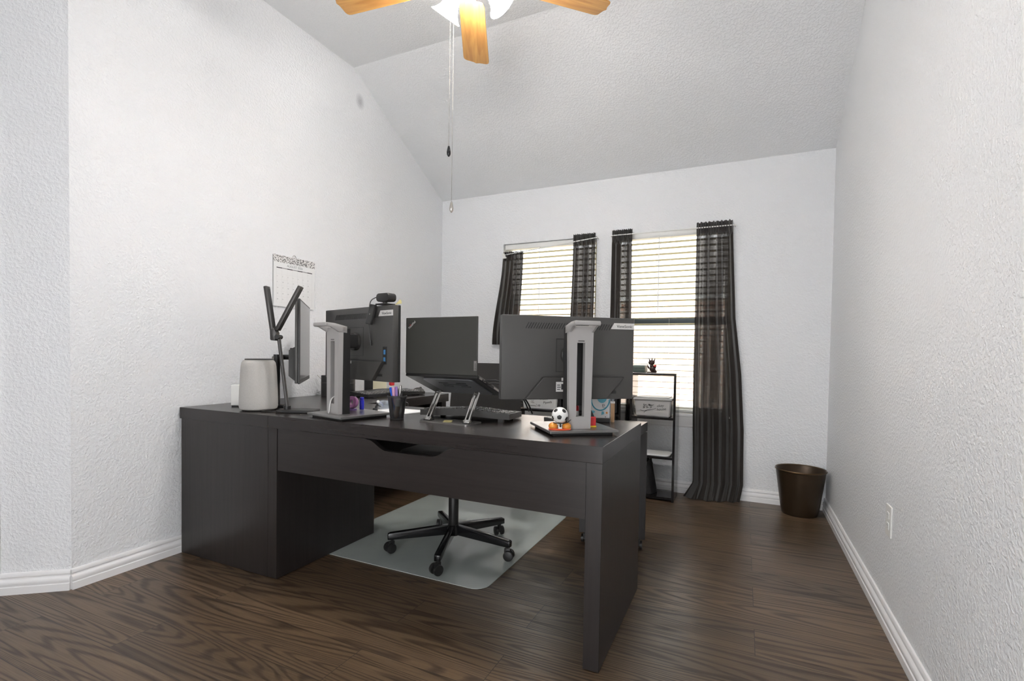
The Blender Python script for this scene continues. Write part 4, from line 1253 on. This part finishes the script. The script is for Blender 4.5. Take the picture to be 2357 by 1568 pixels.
# ------------------------------------------------------------------ pen cup and pens
CUP = (-1.350, 1.757)
cp = thing('pen_cup', 'black wire mesh pen cup standing left of the laptop stand', 'pen cup', (CUP[0], CUP[1], H))
B().lathe([(0.0285, 0.003), (0.0405, 0.100), (0.0398, 0.100), (0.0278, 0.003)], seg=36).obj('mesh_wall', MESHM, cp, smooth=True)
B().lathe([(0, 0), (0.0285, 0), (0.030, 0.003), (0.0285, 0.006), (0, 0.006)], seg=36).obj('bottom', BLACK, cp, smooth=True)
B().lathe([(0.039, 0.098), (0.0425, 0.099), (0.0425, 0.103), (0.039, 0.104), (0.039, 0.098)], seg=36).obj('rim', BLACK, cp, smooth=True)
def pen(label, m, dx, dy, tx, ty, ln, r, capm=None, tip=None, nm='pen', cat='pen'):
    base = Vector((CUP[0] + dx, CUP[1] + dy, H + 0.0075)); top = Vector((CUP[0] + tx, CUP[1] + ty, 0)); 
    hz = math.sqrt(max(1e-6, ln * ln - (top.x - base.x) ** 2 - (top.y - base.y) ** 2))
    d = Vector((top.x - base.x, top.y - base.y, hz)).normalized()
    t = thing(nm, label, cat, base, group='pens in the mesh cup', rot=Vector((0, 0, 1)).rotation_difference(d).to_euler())
    B().lathe([(0, 0), (r * 0.4, 0.0), (r, 0.012), (r, ln * 0.62), (0, ln * 0.62)], seg=14).obj('barrel', m, t, smooth=True)
    B().lathe([(r * 1.12, ln * 0.60), (r * 1.15, ln * 0.62), (r * 1.1, ln - 0.004), (r * 0.8, ln), (0, ln)], seg=14).obj('cap', capm or m, t, smooth=True)
    return t
pen('bright blue pen leaning left in the mesh cup', BLUE, 0.004, -0.004, -0.038, 0.002, 0.136, 0.0055)
pen('pink pen standing second from left in the mesh cup', PINK, -0.006, 0.004, -0.018, -0.004, 0.132, 0.0068)
pen('purple pen in the middle of the mesh cup', PURPLE, 0.010, -0.010, 0.004, -0.012, 0.136, 0.0055)
pen('slim silver and purple pen right of centre in the mesh cup', PURPLE, -0.004, 0.012, 0.014, 0.006, 0.142, 0.0045, capm=ALU)
pen('short tan and white tube leaning right inside the mesh cup', TAN, 0.006, -0.014, 0.020, -0.016, 0.088, 0.0105, capm=WHITE, nm='lip_balm_tube', cat='tube')
pen('short black pen leaning to the right rim of the mesh cup', BLACK, -0.004, -0.004, 0.018, 0.012, 0.112, 0.006)

# ------------------------------------------------------------------ toys and small things by the right monitor
def soccer(r, c):
    t = bmesh.new()
    bmesh.ops.create_icosphere(t, subdivisions=5, radius=1)
    g = (1 + 5 ** 0.5) / 2
    V = []
    for a in (-1, 1):
        for b_ in (-g, g):
            V += [Vector((0, a, b_)).normalized(), Vector((a, b_, 0)).normalized(), Vector((b_, 0, a)).normalized()]
    rot = Euler((R(18), R(12), R(25))).to_matrix()
    V = [rot @ v for v in V]
    mat_i = []
    for f in t.faces:
        p = f.calc_center_median().normalized()
        i = max(range(12), key=lambda k: V[k].dot(p))
        ctr = V[i]
        # regular pentagon in the tangent plane
        ref = min((v for v in V if 0.3 < v.dot(ctr) < 0.6), key=lambda v: v.x)
        e1 = (ref - ctr * ref.dot(ctr)).normalized(); e2 = ctr.cross(e1)
        a = math.atan2(p.dot(e2), p.dot(e1)); rr = math.acos(min(1, p.dot(ctr)))
        w = R(72); am_ = (a + 100 * w) % w - w / 2
        mat_i.append(1 if rr * math.cos(w / 2 - abs(am_)) < 0.27 * math.cos(0) * 1.0 and rr * math.cos(abs(am_)) < 0.285 else 0)
    for f, i in zip(t.faces, mat_i): f.material_index = i
    for v in t.verts: v.co = Vector(c) + v.co * r
    me = bpy.data.meshes.new('tmp2'); t.to_mesh(me); t.free()
    bb = B(); bb.bm.from_mesh(me); bpy.data.meshes.remove(me)
    return bb
BZ = H + 0.0192
ty = thing('toy_figure', 'soccer-ball-headed toy with an orange body on the right monitor base', 'toy', (-0.597, 1.712 + 0.012, BZ), R(25))
soccer(0.0295, (0, 0, 0.052)).obj('ball_head', [WHITE, BLACK], ty, smooth=True)
b = B()
for s in (-1, 1):
    b.sphere((s * 0.024, 0, 0.012), 0.02, s=(0.85, 0.9, 0.72), seg=18)
b.obj('orange_body', ORANGE, ty, smooth=True)
B().box(-0.007, 0.007, -0.020, 0.012, 0.001, 0.018, bev=0.003).obj('white_front', WHITE, ty)
B().lathe([(0, -0.0), (0.036, 0.0), (0.038, 0.002), (0.036, 0.0055), (0, 0.0055)], seg=28, sx=1.1, sy=0.62).obj('red_sole', REDOR, ty, smooth=True)
b = B()
b.tube([(-0.024, -0.006, 0.026), (-0.010, -0.022, 0.0255), (0.010, -0.022, 0.0255), (0.026, -0.006, 0.027), (0.040, 0.004, 0.036)], 0.0016)
b.cyl((0, -0.0225, 0.012), (0, -0.0225, 0.024), 0.0035, seg=10)
b.obj('whistle_cord', BLACK, ty, smooth=True)
tb = thing('toy_block', 'small red toy block with a yellow foot beside the silver column', 'toy', (-0.5135, 1.851, BZ), R(38.5))
B().box(-0.012, 0.012, -0.012, 0.012, 0.006, 0.040, bev=0.003).obj('red_body', RED, tb)
B().box(-0.013, 0.013, -0.013, 0.013, 0.0, 0.0062, bev=0.0015).obj('yellow_foot', YELLOW, tb)
B().prism([(-0.012, 0.040), (0.006, 0.040), (-0.006, 0.064), (-0.012, 0.068)], -0.008, 0.008, 'y').obj('black_top', BLACK, tb)
rw = thing('marker_bottle', 'red and white tube seen through the slot of the silver column', 'tube', (-0.572, 1.835, BZ), 0)
B().lathe([(0, 0), (0.010, 0), (0.011, 0.003), (0.011, 0.06), (0, 0.06)], seg=18).obj('body', WHITE, rw, smooth=True)
B().lathe([(0.0112, 0.06), (0.0115, 0.062), (0.0105, 0.078), (0.006, 0.084), (0, 0.084)], seg=18).obj('cap', RED, rw, smooth=True)
B().lathe([(0.0113, 0.004), (0.0113, 0.016)], seg=18).obj('red_band', RED, rw, smooth=True)
rm = thing('remote_control', 'grey remote lying behind the soccer-ball toy', 'remote', (-0.735, 2.045, H), R(-38))
B().prism(rrect(-0.055, 0.055, -0.021, 0.021, 0.008), 0.0, 0.016, 'z', bev=0.003).obj('case', DGREY, rm)
b = B()
for i in range(6):
    for k in range(3): b.box(-0.046 + i * 0.0155, -0.036 + i * 0.0155, -0.015 + k * 0.0115, -0.007 + k * 0.0115, 0.0155, 0.0175)
b.obj('buttons', KEYLT, rm)
# printed card in a clear holder
ph = thing('picture_holder', 'clear holder with a teal and orange printed card on a black foot', 'picture holder', (-0.560, 2.135, H), R(24))
B().box(-0.044, 0.044, -0.018, 0.022, 0.0, 0.020, bev=0.004).obj('foot', BLACK, ph)
cd = B().box(-0.043, 0.043, 0.0, 0.002, 0.020, 0.135).obj('card', PAPER, ph)
def ring(cx, cz, rx, rz, w, a0, a1, n=40):
    P = []
    for i in range(n + 1):
        a = R(a0 + (a1 - a0) * i / n); P.append((cx + rx * math.cos(a), cz + rz * math.sin(a)))
    for i in range(n, -1, -1):
        a = R(a0 + (a1 - a0) * i / n); P.append((cx + (rx - w) * math.cos(a), cz + (rz - w) * math.sin(a)))
    return P
B().prism(ring(0.003, 0.098, 0.041, 0.048, 0.005, 178, 362), -0.0012, 0.0002, 'y').obj('printed_ring', TEAL, cd)
B().prism([(0.010 + 0.021 * math.cos(R(18 * i)), 0.108 + 0.024 * math.sin(R(18 * i))) for i in range(20)], -0.0012, 0.0002, 'y').obj('printed_disc', TEALL, cd)
b = B()
b.prism([(-0.030, 0.052), (-0.018, 0.047), (-0.026, 0.038), (-0.036, 0.042)], -0.0012, 0.0002, 'y')
b.prism([(0.010, 0.048), (0.019, 0.047), (0.020, 0.036), (0.008, 0.032)], -0.0012, 0.0002, 'y')
b.obj('printed_leaf', TEALL, cd)
b = B()
b.prism([(-0.043, 0.052), (-0.036, 0.046), (-0.040, 0.034), (-0.043, 0.034)], -0.0012, 0.0002, 'y')
b.prism([(0.031, 0.047), (0.036, 0.043), (0.033, 0.036), (0.026, 0.042)], -0.0012, 0.0002, 'y')
b.obj('printed_spot', ORANGE, cd)
b = B()
for x, z in ((-0.026, 0.030), (0.026, 0.024)): b.cyl((x, -0.0012, z), (x, 0.0002, z), 0.002, seg=10)
b.tube([(0.012, -0.001, 0.078), (0.020, -0.001, 0.078), (0.021, -0.001, 0.072), (0.014, -0.001, 0.071), (0.012, -0.001, 0.078), (0.014, -0.001, 0.066), (0.020, -0.001, 0.063), (0.029, -0.001, 0.065)], 0.0006, seg=6)
b.obj('printed_line', INK, cd)
b = B()
b.box(-0.047, 0.047, 0.0024, 0.004, 0.018, 0.140)
b.box(0.0435, 0.047, -0.002, 0.0024, 0.018, 0.140)
b.obj('clear_sleeve', CLEAR, ph)
sb = thing('slim_bottle', 'slim clear bottle of tan liquid with a white collar', 'bottle', (-0.512, 2.175, H), 0)
B().lathe([(0, 0), (0.0075, 0), (0.0085, 0.003), (0.0085, 0.082), (0, 0.082)], seg=18).obj('tan_body', TAN, sb, smooth=True)
B().cyl((0, 0, 0.082), (0, 0, 0.090), 0.0095).obj('collar', WHITE, sb, smooth=True)
B().cyl((0, 0, 0.090), (0, 0, 0.125), 0.0065).obj('neck', CLEAR, sb, smooth=True)

# ------------------------------------------------------------------ shelves by the windows
def shelf_unit(label, x0, x1, y0, y1, z1, shelves, uprights, back=None):
    t = thing('shelf_unit', label, 'shelf', ((x0 + x1) / 2, (y0 + y1) / 2, 0), 0)
    cx, cy = (x0 + x1) / 2, (y0 + y1) / 2
    th = 0.016
    for x in uprights:
        B().box(x - cx - th / 2, x - cx + th / 2, y0 - cy, y1 - cy, 0.0, z1 - th, bev=0.001).obj('side_panel', SHELFM, t)
    B().box(x0 - cx, x1 - cx, y0 - cy, y1 - cy, z1 - th, z1, bev=0.001).obj('top_shelf', SHELFM, t)
    for z in shelves:
        for xa, xb in zip(uprights, uprights[1:]):
            B().box(xa - cx + th / 2, xb - cx - th / 2, y0 - cy, y1 - cy, z - th, z, bev=0.001).obj('shelf', SHELFM, t)
    if back:
        for (xa, xb, za, zb_) in back:
            B().box(xa - cx, xb - cx, y1 - cy - 0.006, y1 - cy - 0.002, za, zb_).obj('back_panel', SMOKE, t)
    return t
YS0, YS1 = 3.645, 3.855
shelf_unit('narrow black open shelf in front of the right window', -0.735, -0.420, YS0, YS1, 0.900, (0.590, 0.312, 0.03), (-0.727, -0.428))
shelf_unit('wide black shelf between the chair and the right monitor, below the left window', -1.66, -0.800, YS0, YS1, 0.860, (0.590, 0.312, 0.03), (-1.652, -1.262, -0.808))
# totes
def tote(label, x0, x1, ztop, z0, m, words, draw):
    cx = (x0 + x1) / 2
    t = thing('storage_tote', label, 'storage box', (cx, YS0 + 0.115, z0), 0, 'lidded totes with drawings')
    w = (x1 - x0) / 2; h = ztop - z0 - 0.016
    tm = bmesh.new()
    V = []
    for (s, z) in ((0.90, 0.0), (0.985, h)):
        V.append([tm.verts.new((sx * w * s, sy * 0.105 * s, z)) for sx, sy in ((-1, -1), (1, -1), (1, 1), (-1, 1))])
    tm.faces.new(list(reversed(V[0])))
    for k in range(4): tm.faces.new((V[0][k], V[0][(k + 1) % 4], V[1][(k + 1) % 4], V[1][k]))
    tm.faces.new(V[1])
    bmesh.ops.bevel(tm, geom=list(tm.edges), offset=0.006, segments=2, affect='EDGES')
    bb = B(); bb._add(tm); body = bb.obj('tub', m, t, smooth=True)
    lid = B().box(-w * 1.04, w * 1.04, -0.112, 0.112, h - 0.004, h + 0.010, bev=0.004)
    lid.box(-w * 0.85, w * 0.85, -0.09, 0.09, h + 0.010, h + 0.016, bev=0.003)
    lid.obj('lid', m, t, smooth=True)
    def fy(z): return -0.105 * (0.90 + 0.085 * z / h) - 0.0012
    k = math.atan2(0.105 * 0.085, h)
    for s, size, x, z, rot in words:
        tx = text('lettering', s, size, INK, t, (x, fy(z), z), (R(90) + k, R(rot), 0), shear=0.2)
    b = B()
    for pts in draw:
        b.tube([(x, fy(z), z) for x, z in pts], 0.0011, seg=6)
    b.obj('line_drawing', INK, t)
    b = B()
    return t
scr = []
rnd = random.Random(5)
for cx_, cz_, n_, sp_ in ((-0.055, 0.070, 7, 0.012), (-0.030, 0.072, 6, 0.010), (-0.008, 0.074, 6, 0.012)):
    for _ in range(n_):
        x = cx_ + rnd.uniform(-sp_, sp_); z = cz_ + rnd.uniform(-sp_, sp_)
        scr.append([(x, z), (x + rnd.uniform(-.008, .008), z + rnd.uniform(-.008, .008)), (x + rnd.uniform(-.012, .012), z + rnd.uniform(-.010, .010))])
scr.append([(-0.085, 0.045), (-0.060, 0.038), (-0.035, 0.046), (0.0, 0.052), (0.025, 0.062)])
scr.append([(-0.060, 0.025), (-0.050, 0.036), (-0.040, 0.040)])
tote('grey lidded tote with black lettering on the narrow shelf', -0.707, -0.450, 0.728, 0.5905, TOTE,
     (('ckey', 0.026, 0.030, 0.070, -6), ('house', 0.026, 0.030, 0.044, -8)), scr)
scr2 = [[(-0.075, 0.055), (-0.060, 0.050), (-0.045, 0.052)], [(-0.030, 0.040), (-0.026, 0.034)], [(-0.09, 0.030), (-0.07, 0.026), (-0.05, 0.028), (-0.03, 0.022)],
        [(-0.012, 0.03), (-0.004, 0.036), (0.004, 0.03), (-0.004, 0.024), (-0.012, 0.03)], [(-0.07, 0.066), (-0.058, 0.060), (-0.05, 0.066)]]
tote('white lidded tote with black lettering on the wide shelf', -1.590, -1.285, 0.735, 0.5905, TOTEW,
     (('Pipeels', 0.026, 0.030, 0.045, -8), ('Wood', 0.026, 0.0, 0.072, -6)), scr2)
o = B().box(-0.205, 0.205, -0.10, 0.10, 0.0, 0.2, bev=0.012).obj('dark_bay_block', BAG, loc=(-1.035, YS0 + 0.12, 0.5906))  # added black block that keeps the right bay dark
tag(o, 'black block put in to darken the right bay of the wide shelf behind the soccer-ball toy', 'block')
o = B().prism(rrect(-0.12, 0.11, -0.09, 0.09, 0.04), 0, 0.010, 'z', bev=0.003).obj('paper_tray', PAPER, loc=(-0.565, YS0 + 0.105, 0.3125))
tag(o, 'white rounded tray on the lower level of the narrow shelf', 'tray')
# black bag in the bottom bay
b = B()
def bagf(u, v):
    a = 2 * PI * u
    rr = 0.115 * (1 - 0.45 * v) * (1 + 0.06 * math.sin(5 * a + 4 * v))
    return (-0.632 + rr * math.cos(a) * 0.70, YS0 + 0.105 + rr * math.sin(a) * 0.70, 0.032 + 0.23 * v - 0.02 * math.sin(3 * a) * v)
b.grid(bagf, 32, 14)
b.sphere((-0.632, YS0 + 0.105, 0.238), 0.052, s=(1, 0.9, 0.55), seg=16)
tag(b.obj('bag', BAG, smooth=True), 'black soft bag in the bottom bay of the narrow shelf', 'bag')
# on top of the narrow shelf
gc = thing('case', 'dull green case on the narrow shelf behind the right monitor', 'case', (-0.700, YS0 + 0.12, 0.9005))
B().box(-0.035, 0.055, -0.06, 0.06, 0.0, 0.052, bev=0.008).obj('body', GREENBOX, gc, smooth=True)
B().box(-0.036, 0.056, -0.061, 0.061, 0.030, 0.033).obj('seam', BLACK, gc)
stt = thing('statuette', 'small dark dragon statuette on top of the narrow shelf', 'statuette', (-0.598, YS0 + 0.07, 0.9005), R(-10))
b = B()
b.lathe([(0, 0), (0.034, 0), (0.036, 0.004), (0.030, 0.008), (0, 0.008)], seg=18, sy=0.7)
b.obj('plinth', STATUE, stt, smooth=True)
b = B()
b.tube([(0.026, 0, 0.010), (0.016, 0, 0.024), (0.002, 0, 0.034), (-0.002, 0, 0.050), (0.002, 0, 0.064)], 0.0095, seg=10)
b.sphere((0.006, -0.002, 0.028), 0.023, s=(0.95, 0.7, 1.0), seg=14)
b.sphere((0.0, -0.002, 0.048), 0.015, s=(1.0, 0.8, 1.0), seg=14)
b.sphere((-0.001, -0.004, 0.073), 0.0205, s=(1.15, 0.8, 0.85), seg=14)
b.sphere((-0.001, -0.016, 0.067), 0.008, seg=10)
for s in (-1, 1):
    b.cyl((s * 0.013, 0, 0.080), (s * 0.022, 0, 0.102), 0.008, 0.002, seg=8)
    b.prism([(s * 0.010, 0.030), (s * 0.034, 0.060), (s * 0.032, 0.044), (s * 0.026, 0.026)], -0.002, 0.002, 'y')
b.cyl((0, 0, 0.082), (0.0, 0, 0.108), 0.007, 0.002, seg=8)
b.tube([(0.022, 0.004, 0.012), (0.032, 0.0, 0.009), (0.038, -0.006, 0.010)], 0.004, seg=8)
b.obj('dragon', STATUE, stt, smooth=True)
B().sphere((0.026, -0.010, 0.050), 0.009, seg=12).obj('held_ball', RED, stt, smooth=True)

# ------------------------------------------------------------------ waste basket
wbk = thing('waste_basket', 'dark bronze waste basket in the right corner of the room', 'waste basket', (0.353, 3.797, 0))
prof = [(0, 0.004), (0.098, 0.004), (0.102, 0.0), (0.104, 0.004), (0.112, 0.04), (0.144, 0.284), (0.148, 0.287), (0.149, 0.292), (0.146, 0.296), (0.1425, 0.292)]
B().lathe(prof + [(0.110, 0.042), (0.100, 0.009), (0, 0.009)], seg=56).obj('body', BRONZE, wbk, smooth=True)
B().lathe([(0.1445, 0.286), (0.1495, 0.288), (0.1505, 0.293), (0.1475, 0.2975), (0.1425, 0.294), (0.1445, 0.286)], seg=56).obj('rim', BRONZE_IN, wbk, smooth=True)

# ------------------------------------------------------------------ wall outlet
ol = thing('wall_outlet', 'white duplex outlet on the right wall', 'outlet', (XR, 2.347, 0.406))
B().box(-0.006, 0.0, -0.037, 0.037, -0.059, 0.059, bev=0.002).obj('cover_plate', WHITE, ol)
for s in (-1, 1):
    rc = B().prism(rrect(-0.0165, 0.0165, s * 0.020 - 0.0135, s * 0.020 + 0.0135, 0.007), -0.0078, -0.005, 'x').obj('receptacle', VINYL, ol)
    b = B()
    for dy in (-0.006, 0.006): b.box(-0.0081, -0.0076, dy - 0.001, dy + 0.001, s * 0.020, s * 0.020 + 0.008)
    b.cyl((-0.0081, 0, s * 0.020 - 0.006), (-0.0076, 0, s * 0.020 - 0.006), 0.002, seg=10)
    b.obj('slots', GREYINK, rc)

# ------------------------------------------------------------------ wall calendar
cl = thing('wall_calendar', 'white August wall calendar with a leafy printed header', 'calendar', (XL, 2.268, 1.29), R(90))
# local frame: x along +y of the room (to the right seen from the room), -y into the room
hw = 0.157
B().box(-hw, hw, -0.008, -0.001, 0.0, 0.303).obj('page_block', PAPERD, cl)
B().box(-hw + 0.002, hw, -0.010, -0.008, -0.003, 0.262).obj('page', PAPER, cl)
def leafmat():
    m = bpy.data.materials.new('leafy_print')
    N, L = nodes(m)
    p = N['Principled BSDF']; p.inputs['Roughness'].default_value = 0.7
    tc = N.new('ShaderNodeTexCoord')
    mp = N.new('ShaderNodeMapping'); mp.inputs['Rotation'].default_value = (0.4, 0.7, 0.3); mp.inputs['Scale'].default_value = (1.0, 1.0, 1.9)
    L.new(tc.outputs['Object'], mp.inputs['Vector'])
    ad = N.new('ShaderNodeTexVoronoi'); ad.inputs['Scale'].default_value = 95
    L.new(mp.outputs['Vector'], ad.inputs['Vector'])
    rp = N.new('ShaderNodeValToRGB')
    rp.color_ramp.elements[0].position = 0.36; rp.color_ramp.elements[0].color = (0.05, 0.045, 0.045, 1)
    rp.color_ramp.elements[1].position = 0.48; rp.color_ramp.elements[1].color = (0.72, 0.71, 0.70, 1)
    L.new(ad.outputs[0], rp.inputs['Fac']); L.new(rp.outputs['Color'], p.inputs['Base Color'])
    return m
hd = B().box(-hw, hw, -0.0112, -0.006, 0.262, 0.305).obj('header', leafmat(), cl)
B().tube([(-0.018, -0.007, 0.305), (-0.010, -0.007, 0.318), (0.004, -0.007, 0.318), (0.012, -0.007, 0.305)], 0.002, seg=6).obj('hanger', CHROME, cl, smooth=True)
text('month_title', 'AUGUST 2026', 0.0195, GREYINK, cl, (0.0, -0.0104, 0.241), (R(90), 0, 0), align='CENTER')
b = B()
for i in range(7):
    b.box(-0.136 + i * 0.039, -0.136 + i * 0.039 + 0.0388, -0.0108, -0.0099, 0.226, 0.231, mi=i % 2)
b.obj('weekday_bar', [INK, GREYINK], cl)
LG = mat('pale_grid_line', (0.62, 0.62, 0.62), rough=0.8)
b = B()
for i in range(8): b.box(-0.1365 + i * 0.039, -0.1360 + i * 0.039, -0.0103, -0.0099, 0.020, 0.226)
for k in range(7): b.box(-0.136, 0.137, -0.0103, -0.0099, 0.020 + k * 0.0343, 0.0205 + k * 0.0343)
b.obj('day_grid', LG, cl)
b = B()
day = 1
c0 = 6
objs = []
for k in range(6):
    for i in range(7):
        if (k == 0 and i < c0) or day > 31: continue
        objs.append((str(day), -0.133 + i * 0.039, 0.215 - k * 0.0343)); day += 1
row = '\n'
for s, x, z in objs:
    pass
cu = None
for k in range(6):
    r_ = [q for q in objs if abs(q[2] - (0.215 - k * 0.0343)) < 1e-6]
    for s, x, z in r_:
        pass
def daynum():
    bm = bmesh.new()
    for s, x, z in objs:
        cu = bpy.data.curves.new('d', 'FONT'); cu.body = s; cu.size = 0.0085; cu.extrude = 0.0002
        o = bpy.data.objects.new('d', cu); C.objects.link(o)
        bpy.context.view_layer.update()
        me = bpy.data.meshes.new_from_object(o.evaluated_get(bpy.context.evaluated_depsgraph_get()))
        me.transform(Matrix.Translation((x, -0.0102, z - 0.006)) @ Matrix.Rotation(R(90), 4, 'X'))
        bm.from_mesh(me)
        bpy.data.objects.remove(o); bpy.data.curves.remove(cu); bpy.data.meshes.remove(me)
    bb = B(); bb.bm.free(); bb.bm = bm
    return bb.obj('day_numbers', GREYINK, cl)
daynum()
